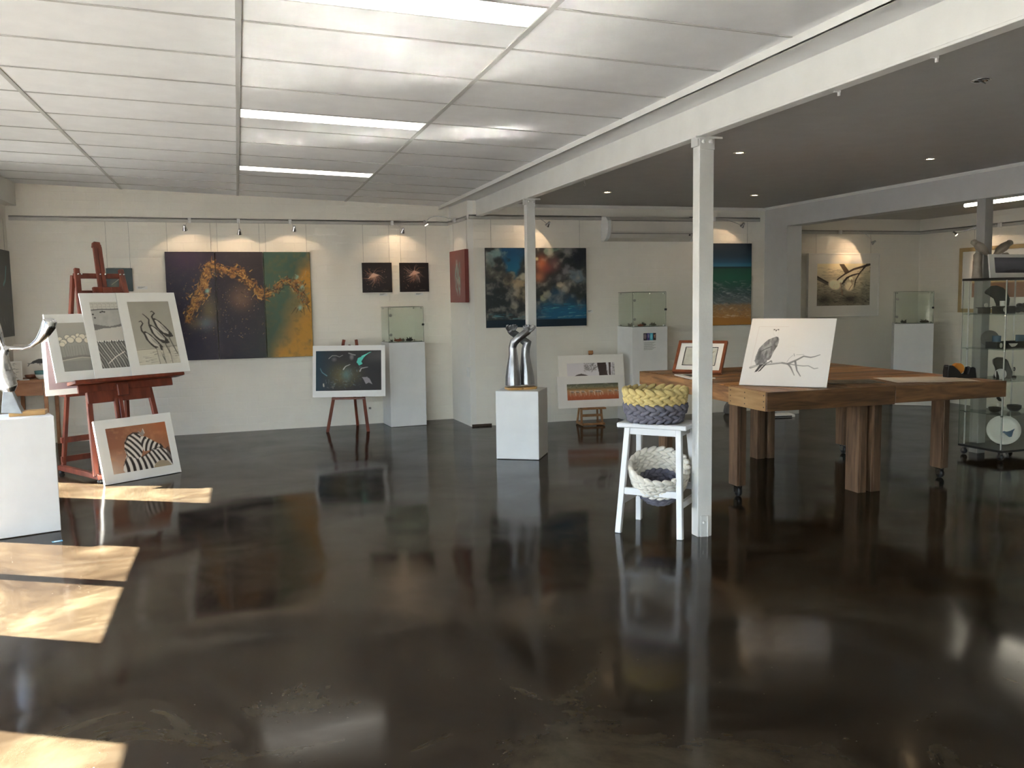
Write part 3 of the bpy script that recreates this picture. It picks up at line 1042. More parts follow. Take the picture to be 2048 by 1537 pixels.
# picture rails
def rail(label, p0, p1, nrm):
    p0, p1 = Vector(p0), Vector(p1)
    L = (p1 - p0).length
    d = (p1 - p0) / L
    M = Matrix(((d.x, -nrm[0], 0, p0.x), (d.y, -nrm[1], 0, p0.y), (0, 0, 1, p0.z), (0, 0, 0, 1)))
    t = thing('picture_rail', label, 'rail', matrix=M)
    MB().span((0, -0.022, -0.02), (L, 0, 0.012)).build('rail_channel', M_RAIL, t, bevel=0.002)
    MB().tube([(0, -0.012, 0.022), (L, -0.012, 0.022)], 0.008, 8).build('cable_conduit', M_WIRE, t)
    return t
RZ = 2.385
a, b = bw(-2.30, RZ), bw(2.43, RZ)
rail('aluminium picture rail running along the left back wall', a, b, (-NW.x, -NW.y))
rail('short picture rail on the return wall beside the red painting', (2.494, 10.72, RZ + 0.004), (2.533, 9.99, 2.40), (-0.9988, -0.05))
rail('picture rail above the cloud painting', (2.55, Y_WALL2, 2.402), (4.17, Y_WALL2, 2.402), (0, -1))
rail('picture rail above the seascape painting', (5.34, Y_WALL2, 2.408), (6.32, Y_WALL2, 2.408), (0, -1))
rail('picture rail above the pelican picture', (6.9, Y_WALL3, 2.285), (9.04, Y_WALL3, 2.285), (0, -1))
rail('picture rail along the right side wall', (X_RIGHT, 10.29, 2.285), (X_RIGHT, 5.0, 2.285), (-1, 0))

# downlights in the right ceiling
for x, y, on, lb in ((3.70, 8.69, 1, 'lit downlight nearest the middle wall beside the second post'), (3.70, 6.13, 1, 'lit downlight right of the tall front post'),
                     (5.43, 8.68, 1, 'lit downlight in the far corner by the second beam'), (5.43, 6.09, 1, 'brightest lit downlight above the timber table'),
                     (3.69, 3.80, 0, 'unlit downlight with its bulb tilted open'), (5.43, 3.6, 1, 'lit downlight outside the frame at right')):
    t = thing('downlight', lb, 'light', (x, y, 2.556), group='downlights in the plaster ceiling')
    rg = MB().lathe([(0.030, -0.001), (0.036, -0.006), (0.047, -0.006), (0.050, 0.0)], 20)
    rg.build('bezel', M_CHROME, t, smooth=True)
    o = MB().lathe([(0.028, -0.004), (0.029, -0.001)], 16).build('bulb', M_BULB if on else M_BLACK, t)
    if not on:
        o.rotation_euler = (R(25), R(20), 0)
        o.location = (0.0, 0, -0.006)
    else:
        spot(t, (0, 0, -0.012), (0, 0, -1), 34.0, 80, 0.8, (1.0, 0.72, 0.45), 0.03)

bt = thing('batten_light', 'fluorescent batten light on the side room ceiling', 'light', (7.68, 7.25, 2.47))
MB().span((-0.03, -0.85, -0.035), (0.03, 0.85, 0)).build('batten_body', M_WHITEPL, bt, bevel=0.004)
MB().tube([(0, -0.82, -0.055), (0, 0.82, -0.055)], 0.019, 12).build('fluorescent_tube', M_TUBE, bt, smooth=True)

# ================================================================== PAINTINGS ON THE WALLS
def art_triptych():
    A = Art(330, 236, 1.30, (26, 20, 42), 1.3)
    n1, n2 = A.noise(3, 1), A.noise(7, 2)
    A.mix(np.clip((A.U - 0.12) * 2.2, 0, 1) * (0.5 + 0.5 * n1), (38, 28, 30))
    A.mix(np.clip((A.T - 0.55) * 2, 0, 1) * (A.U < 0.68) * 0.7, (26, 24, 44))
    A.glow(0.13, 0.06, 0.12, 0.12, (52, 30, 58), 0.8)
    g = np.clip((A.U - 0.50) * 3.2 + (A.T - 0.75) * 1.1, 0, 1) * (A.T > 0.45)
    A.mix(g * (0.4 + 0.7 * n1) * 0.8, (48, 62, 54))
    r3 = (A.U > 0.664).astype(float)
    A.mix(r3, (62, 84, 66))
    A.mix(r3 * np.clip(1.1 - A.T * 3.2, 0, 1) * (0.3 + n2), (44, 72, 66))
    oc = np.clip((A.U - 0.78) * 5 + (A.T - 0.52) * 1.8 + (n1 - 0.5) * 1.1, 0, 1)
    oc = np.maximum(oc, np.clip((A.U - 0.88) * 9 + (n1 - 0.5) * 3 + (A.T - .2) * 1.5, 0, 1)) * np.clip((A.T - .06 + (n2 - .5) * .25) * 9, 0, 1)
    A.mix(r3 * oc, (168, 122, 44))
    A.mix(r3 * np.clip((A.T - 0.35) * 4, 0, 1) * np.clip((0.755 - A.U) * 12, 0, 1) * 0.7, (58, 70, 50))
    A.glow(0.50, 0.43, 0.07, 0.10, (118, 88, 66), 0.75)
    A.glow(0.28, 0.55, 0.05, 0.13, (104, 92, 58), 0.7)
    A.glow(0.25, 0.66, 0.05, 0.05, (84, 100, 116), 0.7)
    A.glow(0.19, 0.66, 0.05, 0.05, (112, 98, 58), 0.5)
    path = [(.135, .61), (.185, .48), (.21, .42), (.235, .345), (.27, .22), (.30, .13), (.355, .16), (.43, .18), (.50, .19), (.55, .27), (.61, .375), (.65, .41), (.72, .375), (.79, .29), (.86, .28), (.91, .31), (.93, .38), (.955, .46)]
    wid = [.05, .09, .10, .08, .08, .06, .05, .07, .09, .08, .06, .05, .05, .05, .05, .06, .08, .07]
    hf = A.noise(26, 21, 4)
    A.mix(np.clip(hf - .5, 0, 1) * 1.0 * (A.U < .66), (56, 42, 46))
    A.mix(np.clip(hf - .5, 0, 1) * 1.5 * (A.U > .66), (84, 84, 52))
    d_, par_ = A.dist(path)
    band = np.interp(par_, np.linspace(0, 1, len(wid)), wid)
    A.mix(np.clip((band * .62 - d_) * 60 + (A.noise(18, 22) - .5) * 3, 0, 1) * .8, (62, 42, 26))
    A.mix(np.clip((band * .50 - d_) * 60 + (A.noise(22, 23) - .55) * 9, 0, 1) * .8, (150, 104, 48))
    rg = random.Random(3)
    cols = [(176, 128, 58), (142, 92, 40), (96, 58, 30), (44, 28, 18), (30, 20, 14), (190, 146, 78), (122, 82, 44), (40, 30, 22)]
    for _ in range(900):
        k = rg.uniform(0, len(path) - 1.01)
        i = int(k)
        f = k - i
        u = path[i][0] * (1 - f) + path[i + 1][0] * f
        t = path[i][1] * (1 - f) + path[i + 1][1] * f
        w = wid[i] * 0.5
        du, dt = path[i + 1][0] - path[i][0], path[i + 1][1] - path[i][1]
        an = math.atan2(dt, du * A.asp) + rg.gauss(0, 0.7)
        u += rg.gauss(0, w) / A.asp
        t += rg.gauss(0, w)
        l = rg.uniform(0.01, 0.045)
        c = rg.choice(cols)
        if u > 0.7 and rg.random() < 0.25:
            c = (104, 112, 78)
        A.line([(u, t), (u + math.cos(an) * l / A.asp, t + math.sin(an) * l)], rg.uniform(0.004, 0.013), c, rg.uniform(0.5, 0.95), (1, 0.4))
    for u, t, ru, rt_ in ((.275, .36, .02, .03), (.915, .53, .022, .035), (.90, .24, .016, .03), (.935, .33, .014, .03)):
        A.ell(u, t, ru, rt_, (126, 172, 160), 0.75, 0.6, 0.8)
    A.strokes(26, (.84, .18, .97, .52), 1.2, .04, .006, [(140, 180, 160), (92, 110, 84), (60, 84, 70)], .7, 5, 1.2)
    for u, t, u1, t1 in ((.885, .53, .85, .59), (.90, .54, .885, .58), (.94, .53, .945, .60), (.965, .5, .99, .58), (.96, .50, .995, .53)):
        A.line([(u, t), (u1, t1)], .010, (70, 58, 34), .9, (1, .4))
    A.specks(260, (.1, .3, .66, .8), 0.006, [(150, 120, 100), (110, 100, 110), (170, 140, 90)], .6, 8)
    A.specks(120, (.02, .1, .4, .5), 0.004, [(120, 80, 100), (140, 110, 80)], .5, 9)
    return A
tri = art_triptych()
tri_names = ['dark indigo left panel of the three-part painting with gold swirl', 'middle panel of the three-part painting, brown with golden ribbon', 'ochre and green right panel of the three-part painting']
for i in range(3):
    sub = Art(2, 2, 1, (0, 0, 0))
    sub.img = tri.img[:, i * 110:(i + 1) * 110]
    sub.gain = tri.gain
    s0 = [-0.801, -0.277, 0.246][i]
    canvas('triptych_panel', tri_names[i], bw(s0, 0.84), XW, (0, 0, 1), 0.517, 1.203, 0.035, sub, M_CANVAS_DARK if i < 2 else M_CANVAS_GREEN, RZ, group='three panels of one painting')

def art_burst(seed, du):
    A = Art(70, 70, 1.0, (26, 20, 22), 1.7)
    A.glow(.38 + du, .52, .2, .2, (60, 44, 40), .6)
    rg = random.Random(seed)
    cx, cy = .38 + du, .40 - du * .6
    for _ in range(60):
        an = rg.uniform(0, 6.28)
        if math.sin(an) < -0.3 and rg.random() < .7:
            an = -an
        l = rg.uniform(.1, .42)
        A.line([(cx, cy), (cx + math.cos(an) * l * .5, cy + math.sin(an) * l * .6), (cx + math.cos(an + .3) * l, cy + math.sin(an + .3) * l)], .012, rg.choice([(168, 140, 128), (120, 84, 70), (140, 104, 88), (178, 120, 80)]), .6, (1, .2))
    A.poly([(cx - .2, cy + .14), (cx - .02, cy - .06), (cx + .2, cy + .02), (cx + .02, cy + .08)], (186, 150, 130), .8)
    A.specks(50, (.1, .2, .8, .9), .02, [(150, 120, 110), (110, 80, 70)], .6, seed)
    A.line([(.68, .93), (.86, .93)], .012, (110, 100, 90), .7)
    return A
canvas('small_canvas', 'small black canvas with pale burst, left of the pair', bw(1.364, 1.57), XW, (0, 0, 1), 0.353, 0.35, 0.03, art_burst(4, 0.0), M_CANVAS_DARK, RZ, group='pair of small black canvases')
canvas('small_canvas', 'small black canvas with orange burst, right of the pair', bw(1.812, 1.572), XW, (0, 0, 1), 0.354, 0.347, 0.03, art_burst(9, 0.13), M_CANVAS_DARK, RZ, group='pair of small black canvases')

A = Art(60, 56, 1.05, (48, 62, 66), 1.6)
A.mix(A.noise(4, 5), (38, 52, 56))
A.line([(.2, .7), (.45, .5), (.55, .4)], .02, (170, 168, 140), .8)
A.line([(.55, .4), (.62, .62)], .02, (140, 140, 130), .6)
A.glow(.3, .75, .2, .3, (92, 92, 80), .6)
canvas('small_canvas', 'small dark teal canvas behind the tall mahogany easel', bw(-1.40, 1.615), XW, (0, 0, 1), 0.26, 0.25, 0.03, A, M_CANVAS_TEAL, RZ)

# dark canvas on the left wall
A = Art(60, 60, 1.0, (44, 46, 44), 1.6)
A.mix(A.noise(5, 7), (34, 36, 36))
A.line([(.80, .2), (.74, .35), (.66, .4)], .03, (70, 130, 130), .8)
A.strokes(20, (.3, .5, 1, 1), 1.3, .08, .02, [(110, 112, 108), (60, 64, 64)], .5, 3)
canvas('dark_canvas', 'large dark canvas on the left wall at the picture edge', (X_LEFT, 9.45, 1.165), (0, 1, 0), (0, 0, 1), 0.98, 0.875, 0.04, A, M_CANVAS_DARK, 2.39)

# deep red canvas on the return wall
A = Art(60, 64, 0.98, (116, 58, 54), 1.5)
A.mix(A.noise(6, 8) * .6, (92, 42, 40))
A.glow(.52, .45, .16, .22, (110, 120, 118), .6)
A.strokes(70, (.35, .18, .68, .75), 1.45, .16, .03, [(122, 178, 168), (170, 178, 170), (88, 140, 134), (110, 84, 84)], .75, 4, .5)
canvas('red_canvas', 'thick deep red canvas with a turquoise streak on the return wall', (2.508, 10.585, 1.437), (0.05, -0.9988, 0), (0, 0, 1), 0.62, 0.605, 0.05, A, M_CANVAS_RED, 2.385)

def art_clouds():
    A = Art(210, 158, 1.347, (50, 54, 54), 1.5)
    n, n2, n3 = A.noise(3.2, 11, 5), A.noise(6, 12, 5), A.noise(2.2, 15, 4)
    A.mix(n, (34, 40, 44))
    A.mix(np.clip((n2 - .5) * 3, 0, 1) * .6, (88, 88, 82))
    sk = np.clip(1.3 - (np.abs(A.U - .26) / .14 + np.clip(A.T - .02, 0, 1) / .40) + (n2 - .5) * .8, 0, 1)
    A.mix(np.clip(sk * 3, 0, 1), (14, 62, 96))
    A.mix(np.clip(sk * 3, 0, 1) * np.clip(A.T * 3 - .2, 0, 1) * .7, (26, 104, 128))
    for u, t, r_, c in ((.10, .10, .10, (110, 136, 138)), (.16, .22, .07, (152, 160, 150)), (.06, .2, .09, (92, 106, 104)), (.25, .36, .05, (128, 128, 116)), (.22, .42, .07, (112, 104, 88)), (.36, .38, .06, (158, 156, 138)), (.32, .47, .07, (148, 132, 106)), (.34, .58, .07, (128, 120, 102)), (.12, .34, .10, (78, 78, 72)), (.27, .75, .035, (124, 122, 108)), (.56, .66, .05, (150, 148, 116)), (.60, .61, .04, (138, 136, 120)), (.73, .48, .05, (168, 156, 132)), (.78, .54, .045, (140, 136, 124)), (.70, .40, .06, (104, 104, 106)), (.80, .30, .08, (112, 112, 116)), (.85, .06, .07, (112, 112, 112)), (.88, .38, .07, (104, 116, 122)), (.90, .42, .05, (96, 110, 120)), (.66, .12, .07, (74, 76, 72)), (.60, .06, .06, (104, 122, 112))):
        q_ = 1.1 - np.hypot((A.U - u) / (r_ * 1.25), (A.T - t) / (r_ * 1.1)) + (n2 - .5) * 2.6
        A.mix(np.clip(q_ * 1.6, 0, 1) * .75, tuple(v * .72 for v in c))
        A.mix(np.clip(q_ * 3 - .9 + (n - .5) * 2 - (A.T - t) / r_ * 1.2, 0, 1) * .8, c)
    A.mix(np.clip(1.2 - np.hypot((A.U - .10) / .17, (A.T - .68) / .22) + (n - .5), 0, 1) * .85, (30, 38, 42))
    A.mix(np.clip(1.2 - np.hypot((A.U - .92) / .10, (A.T - .14) / .14) + (n - .5), 0, 1) * .9, (24, 30, 44))
    hf = A.noise(13, 18, 4)
    A.mix(np.clip(hf - .52, 0, 1) * 1.6 * (sk < .3), (150, 146, 138))
    A.mix(np.clip(.46 - hf, 0, 1) * 2.2, (22, 26, 32))
    A.glow(.55, .21, .05, .09, (190, 104, 62), .7)
    A.glow(.60, .26, .06, .06, (120, 62, 56), .7)
    A.glow(.52, .37, .05, .06, (168, 108, 80), .75)
    A.ell(.50, .14, .022, .03, (206, 196, 150), .9, 0, .9)
    A.glow(.68, .2, .05, .08, (120, 84, 84), .5)
    bl = np.clip((A.T - .62 - (.5 - np.abs(A.U - .78)) * -.05 + (n3 - .5) * .5) * 6, 0, 1) * (A.U > .42)
    A.mix(bl * np.clip((A.U - .42) * 5, 0, 1), (18, 78, 110))
    A.strokes(46, (.5, .70, 1, .86), .0, .09, .012, [(40, 122, 140), (84, 150, 156), (20, 66, 92), (26, 94, 122)], .6, 6, .25)
    A.strokes(20, (.0, .82, .5, .9), .0, .09, .014, [(92, 130, 134), (40, 86, 98), (62, 104, 110)], .7, 7, .15)
    A.strokes(22, (.0, .86, 1, .90), .0, .12, .01, [(128, 154, 152), (70, 120, 126)], .6, 8, .08)
    A.mix(np.clip((A.T - .895) * 60, 0, 1), (14, 26, 40))
    A.mix(np.clip((A.T - .90) * 40, 0, 1) * A.noise(4, 3, 3, .4, 3) * .6, (18, 44, 58))
    return A
canvas('storm_painting', 'large stormy cloud painting with blue sky above dark sea', (2.732, Y_WALL2, 1.14), (1, 0, 0), (0, 0, 1), 1.235, 0.915, 0.035, art_clouds(), M_CANVAS_DARK, 2.402)

def art_sea():
    A = Art(120, 160, 0.724, (20, 40, 60), 1.6)
    A.vgrad([(0, (14, 26, 42)), (.16, (18, 42, 62)), (.24, (24, 74, 104)), (.275, (34, 92, 120)), (.29, (16, 36, 46)), (.31, (20, 66, 54)), (.42, (22, 78, 62)), (.52, (36, 74, 66)), (.62, (58, 76, 80)), (.72, (88, 96, 98)), (.76, (128, 106, 78)), (.86, (150, 112, 68)), (.90, (150, 104, 48)), (1, (158, 108, 44))])
    A.mix((A.T < .24) * A.noise(3, 4) * .5, (12, 30, 44))
    A.strokes(200, (0, .46, 1, .74), 0.15, .07, .01, [(120, 132, 136), (24, 58, 52), (78, 98, 104), (140, 148, 148), (34, 66, 64)], .6, 5, .5)
    A.strokes(160, (0, .74, 1, .90), 0.0, .05, .012, [(170, 140, 100), (120, 92, 62), (186, 164, 132), (134, 100, 60), (112, 104, 96)], .6, 6, 1.0)
    A.strokes(26, (0, .88, 1, .905), .05, .08, .008, [(190, 172, 144)], .6, 7, .1)
    return A
canvas('seascape_painting', 'tall seascape painting with green water and sandy shore', (5.46, Y_WALL2, 1.10), (1, 0, 0), (0, 0, 1), 0.735, 1.015, 0.035, art_sea(), M_CANVAS_DARK, 2.408, wires=(0.1, 0.93))

def art_pelican():
    A = Art(150, 120, 1.37, (176, 170, 150), 1.7)
    A.vgrad([(0, (196, 186, 156)), (.3, (168, 160, 136)), (.7, (120, 116, 100)), (1, (112, 108, 94))])
    A.strokes(160, (0, .10, 1, .55), .05, .12, .014, [(92, 88, 78), (140, 134, 116), (76, 74, 66)], .6, 1, .25)
    A.strokes(320, (0, .45, 1, 1), .1, .09, .018, [(46, 44, 42), (70, 68, 62), (146, 140, 122), (96, 92, 82)], .85, 2, .4)
    A.glow(.15, .85, .16, .12, (40, 38, 36), .85)
    A.glow(.62, .84, .16, .10, (36, 34, 34), .9)
    A.poly([(.41, .02), (.50, .02), (.60, .19), (.52, .24)], (66, 56, 46))
    A.poly([(.36, .37), (.56, .22), (.72, .12), (.92, .04), (1, .0), (1, .16), (.86, .20), (.74, .25), (.60, .30), (.47, .44)], (186, 176, 152))
    A.line([(.38, .38), (.52, .25), (.68, .14), (.88, .07), (1, .02)], .05, (58, 48, 40), 1, (.6, 1.2))
    A.line([(.93, .03), (.80, .22), (.72, .40), (.70, .56)], .035, (44, 38, 34), 1, (1.2, .5))
    A.line([(.48, .46), (.56, .34), (.66, .28), (.78, .24)], .055, (48, 42, 38), 1, (1, .5))
    A.strokes(18, (.74, .10, 1, .24), -.4, .06, .02, [(60, 52, 46), (90, 80, 70)], .8, 4)
    A.poly([(0, .28), (.24, .46), (.22, .52), (0, .38)], (74, 70, 66))
    A.line([(0, .30), (.24, .47)], .03, (40, 36, 34))
    A.ell(.33, .50, .13, .13, (206, 196, 170), 1, .3, .3)
    A.ell(.44, .42, .05, .05, (214, 202, 172), 1, 0, .3)
    A.ell(.60, .54, .10, .13, (196, 186, 160), 1, 0, .4)
    A.ell(.63, .36, .04, .05, (206, 194, 164), 1, 0, .3)
    A.line([(.44, .45), (.46, .58), (.48, .74)], .02, (120, 92, 74), .8)
    A.line([(.64, .38), (.66, .5), (.60, .62)], .02, (120, 92, 74), .8)
    A.strokes(30, (.2, .45, .72, .7), 1.0, .05, .01, [(120, 108, 92), (90, 82, 72)], .6, 7)
    return A
t = matted('framed_picture', 'white framed pelican picture on the alcove wall', 'picture', (7.25, Y_WALL3 - 0.032, 1.172), (1, 0, 0), (0, 0, 1), 1.105, 0.825, (.13, .135, .14, .125), art_pelican(), thick=0.028)
MB().ring(-0.012, 1.117, -0.012, 0.837, 0.006, 1.099, 0.006, 0.819, -0.014, 0.03).build('frame', M_MATB, t, bevel=0.002)
for k in (0.12, 0.98):
    MB().tube([(k, 0.01, 0.80), (k, 0.018, 2.285 - 1.172 - 0.022)], 0.0016, 6).build('hanging_wire', M_WIRE, t)

A = Art(60, 60, 1.1, (150, 118, 92), 1.7)
A.vgrad([(0, (60, 44, 48)), (.12, (92, 66, 66)), (.2, (170, 118, 96)), (.34, (150, 104, 96)), (.4, (92, 62, 66)), (.5, (176, 140, 104)), (.56, (210, 184, 140)), (.62, (120, 84, 66)), (1, (112, 78, 60))])
A.strokes(60, (0, 0, 1, 1), .02, .2, .02, [(120, 84, 70), (160, 124, 96), (90, 60, 58)], .5, 3, .1)
t = matted('framed_picture', 'gold framed sunset picture on the right wall behind the tower', 'picture', (X_RIGHT - 0.03, 9.52, 1.22), (0, -1, 0), (0, 0, 1), 1.35, 0.80, (.20, .2, .18, .16), A, thick=0.024)
MB().ring(-0.015, 1.365, -0.015, 0.815, 0.035, 1.315, 0.035, 0.765, -0.016, 0.028).build('frame', M_GOLD, t, bevel=0.003)
for k in (0.2, 1.1):
    MB().tube([(k, 0.01, 0.78), (k, 0.016, 2.285 - 1.22 - 0.022)], 0.0016, 6).build('hanging_wire', M_WIRE, t)

def card(label, origin, right, w=0.10, h=0.05):
    t = thing('caption_card', label, 'label', matrix=axes(origin, right, (0, 0, 1)))
    MB().span((0, -0.002, 0), (w, -0.0003, h)).build('card', M_WHITEPL, t)
    l = MB()
    for i, k in enumerate((.8, .6, .4)):
        l.span((w * .12, -0.0026, h * k - .003), (w * (.8 - .15 * i), -0.0018, h * k + .001))
    l.build('text_lines', M_WIRE, t)
card('white caption card right of the small teal canvas', bw(-1.105, 1.635), XW, .11, .035)
card('white caption card right of the storm painting', (3.99, Y_WALL2, 1.29), (1, 0, 0), .07, .035)
card('pale caption card under the left small black canvas', bw(1.56, 1.53), XW, .10, .03)
card('pale caption card under the right small black canvas', bw(2.00, 1.53), XW, .10, .03)

# power outlet on the return wall
t = thing('power_outlet', 'white power outlet on the return wall', 'outlet', matrix=axes((2.529, 10.09, 0.575), (0.05, -0.9988, 0), (0, 0, 1)))
op = MB().span((0, -0.010, 0), (0.07, 0, 0.115)).build('outlet_plate', M_WHITEPL, t, bevel=0.003)
MB().span((0.02, -0.016, 0.07), (0.05, -0.009, 0.095)).build('switch', M_WHITEPL, op, bevel=0.002)

# track spotlights on the picture rails
def track_light(label, base, head, target, power=5.0, angle=85, arm_mid=None, blend=.22, core=None):
    t = thing('track_spotlight', label, 'spotlight', base, group='spotlights on the picture rails')
    b, h, g_ = Vector(base), Vector(head) - Vector(base), Vector(target) - Vector(base)
    MB().box((0, 0, 0), (0.035, 0.045, 0.055)).build('track_adapter', M_WHITEPL, t, bevel=0.006)
    mid = Vector(arm_mid) - b if arm_mid else h * 0.5 + Vector((0, 0, 0.05))
    pts = []
    for i in range(9):
        k = i / 8
        pts.append(Vector((0, 0, 0)) * (1 - k) ** 2 + mid * 2 * k * (1 - k) + h * k * k)
    MB().tube(pts, 0.004, 6).build('bent_arm', M_CHROME, t, smooth=True)
    d = (g_ - h).normalized()
    q = d.to_track_quat('Z', 'Y').to_matrix()
    hd = MB().lathe([(0.008, -0.045), (0.014, -0.04), (0.018, -0.015), (0.028, 0.012), (0.029, 0.016), (0.024, 0.014)], 14, h, q).build('lamp_head', M_CHROME, t, smooth=True)
    MB().lathe([(0.022, 0.012), (0.021, 0.0145)], 12, h, q).build('bulb', M_BULB, hd)
    spot(t, h + d * 0.03, g_, power, angle, blend, (1.0, 0.70, 0.44), 0.012)
    if core:
        spot(t, h + d * 0.03, Vector(core[0]) - b, core[1], core[2], .5, (1.0, .62, .3), .01)   # hot centre of the reflector
    return t
def bwt(x, z, off):
    return bw(x - 0.057, z, off)
track_light('track spotlight above the left panel of the three-part painting', bwt(-.47, RZ, .045), bwt(-.52, 2.27, .34), bwt(-.47, 1.72, 0), 2.8, 118)
track_light('track spotlight above the middle panel of the three-part painting', bwt(.045, RZ, .045), bwt(.04, 2.235, .34), bwt(.04, 1.70, 0), 2.8, 118)
track_light('track spotlight above the right panel of the three-part painting', bwt(.61, RZ, .045), bwt(.625, 2.275, .34), bwt(.61, 1.72, 0), 2.8, 118)
track_light('track spotlight above the pair of small black canvases', bwt(1.79, RZ, .045), bwt(1.86, 2.27, .30), bwt(1.82, 1.85, 0), 3.0, 118, core=(bwt(1.82, 1.78, 0), 2.4, 42))
track_light('track spotlight on a long arm turned towards the red canvas', (2.47, 10.36, 2.40), (2.15, 10.45, 2.36), (2.51, 10.3, 1.75), 2.0, 80, (2.2, 10.5, 2.52))
track_light('track spotlight above the stormy cloud painting', (3.30, Y_WALL2 - .045, 2.402), (3.40, 9.70, 2.30), (3.15, Y_WALL2, 1.85), 3.4, 116)
track_light('track spotlight above the seascape painting', (5.65, Y_WALL2 - .045, 2.408), (5.90, 9.70, 2.31), (5.72, Y_WALL2, 1.85), 2.2, 116)
track_light('track spotlight on a long arm above the pelican picture', (7.72, Y_WALL3 - .045, 2.285), (8.02, 9.98, 2.13), (7.74, Y_WALL3, 1.86), 4.0, 100, (7.98, 10.1, 2.36), core=((7.74, Y_WALL3, 1.88), 5.5, 38))
track_light('track spotlight on the right side wall above the sunset picture', (X_RIGHT - .045, 8.9, 2.285), (8.72, 9.30, 2.20), (X_RIGHT, 8.9, 1.7), 6.0, 90)

# split-system air conditioner on the middle wall
t = thing('air_conditioner', 'cream split-system air conditioner high on the middle wall', 'air conditioner', (4.17, Y_WALL2, 2.135))
prof = [(0, 0), (0, .275), (-.06, .285), (-.155, .272), (-.20, .235), (-.205, .14), (-.19, .075), (-.15, .028), (-.09, 0.0)]
MB().prism(prof, 0.04, 1.13, 'yz').build('housing', M_ACBODY, t, bevel=.004)
MB().prism([(p[0] * 1.02, p[1] * 1.01 - .002) for p in prof], 0, .045, 'yz').build('end_cap', M_WHITEPL, t, bevel=.004)
MB().prism([(p[0] * 1.02, p[1] * 1.01 - .002) for p in prof], 1.125, 1.17, 'yz').build('end_cap', M_WHITEPL, t, bevel=.004)
MB().prism([(-.203, .225), (-.209, .225), (-.213, .105), (-.206, .105)], .06, 1.11, 'yz').build('front_panel', M_ACBODY, t, bevel=.002)
MB().prism([(-.195, .07), (-.203, .075), (-.165, .03), (-.158, .028)], .06, 1.11, 'yz').build('louvre', M_ACBODY, t)
MB().span((.05, -.2115, .228), (1.12, -.204, .2325)).span((.05, -.207, .083), (1.12, -.198, .0865)).build('panel_gap', M_BLACKM, t)
MB().span((1.06, -.212, .06), (1.075, -.19, .075)).build('indicator', M_BLACK, t)

# ================================================================== BIG MAHOGANY EASEL AND ITS PRINTS
TH = R(35)
E1 = Vector((math.cos(TH), math.sin(TH), 0))
E2 = Vector((-math.sin(TH), math.cos(TH), 0))
EF = Vector((-1.171, 7.989, 0))
LE = R(16)
def pv(s, v, off=0.0):
    """local point on the leaning easel plane, off metres in front of it"""
    return (s, v * math.sin(LE) - off * math.cos(LE), v * math.cos(LE) + off * math.sin(LE))
ez = thing('studio_easel', 'tall mahogany studio easel holding three matted prints', 'easel', EF, TH)
hn = (0, -1, 0.2)
MB().bar(pv(0.0, 0.06), pv(.187, 1.862), .045, .03, hn).build('front_post', M_EASEL, ez, bevel=.004)
MB().bar(pv(.645, 0.06), pv(.581, 1.856), .045, .03, hn).build('front_post', M_EASEL, ez, bevel=.004)
mast = MB()
mast.bar(pv(.272, .45, .018), pv(.378, 2.06, .018), .036, .026, hn).bar(pv(.312, .45, .018), pv(.418, 2.06, .018), .036, .026, hn)
c0 = Vector(pv(.398, 2.06, .018))
mast.bar(pv(.386, 2.04, .018), pv(.398, 2.085, .018), .078, .026, hn).bar(pv(.398, 2.08, .018), pv(.400, 2.10, .018), .058, .026, hn)
mast.build('mast', M_EASEL, ez, bevel=.004)
MB().bar(pv(.155, 1.80, -.018), pv(.60, 1.80, -.018), .045, .02, hn).build('top_crossbar', M_EASEL, ez, bevel=.003)
MB().bar(pv(.155, 1.645, -.018), pv(.62, 1.645, -.018), .045, .02, hn).build('upper_crossbar', M_EASEL, ez, bevel=.003)
cl = MB().bar(pv(.27, 1.655, .042), pv(.52, 1.655, .042), .05, .03, hn).bar(pv(.348, 1.648, .058), pv(.426, 1.648, .058), .05, .03, hn).build('top_clamp', M_EASEL, ez, bevel=.003)
MB().bar(pv(.045, .72, .022), pv(.61, .72, .022), .10, .022, hn).build('lower_crossbar', M_EASEL, ez, bevel=.003)
tray = MB()
tray.bar(pv(-.09, .846, .075), pv(.90, .846, .075), .03, .15, hn)
tray.bar(pv(-.02, .80, .02), pv(.84, .80, .02), .07, .022, hn)
tray.bar(pv(.30, .76, .05), pv(.40, .76, .05), .10, .03, hn)
tray.build('tray', M_EASEL, ez, bevel=.004)
for s, lab in ((.02, 'l'), (.625, 'r')):
    MB().bar((s, -.03, .055), (s + .02, .72, .055), .05, .045).build('side_runner', M_EASEL, ez, bevel=.004)
    MB().lathe([(.018, 0), (.022, .008), (.022, .02), (.012, .034)], 12, (s, -.005, 0)).build('foot', M_BLACK, ez, smooth=True)
    MB().lathe([(.018, 0), (.022, .008), (.022, .02), (.012, .034)], 12, (s + .02, .70, 0)).build('foot', M_BLACK, ez, smooth=True)
    MB().bar((s + .03, .68, .07), (s + (.14 if s < .3 else -.03), .53, 1.73), .04, .03, (1, 0, 0)).build('rear_leg', M_EASEL, ez, bevel=.003)
MB().bar((.03, .675, .13), (.65, .675, .13), .03, .05, (0, 0, 1)).build('rear_crossbar', M_EASEL, ez, bevel=.003)
MB().bar((.03, .66, .30), (.65, .66, .30), .03, .05, (0, 0, 1)).build('rear_crossbar', M_EASEL, ez, bevel=.003)
MB().bar((.02, .56, .70), (.66, .585, .70), .12, .022, (0, 0, 1)).build('rear_ledge', M_EASEL, ez, bevel=.003)
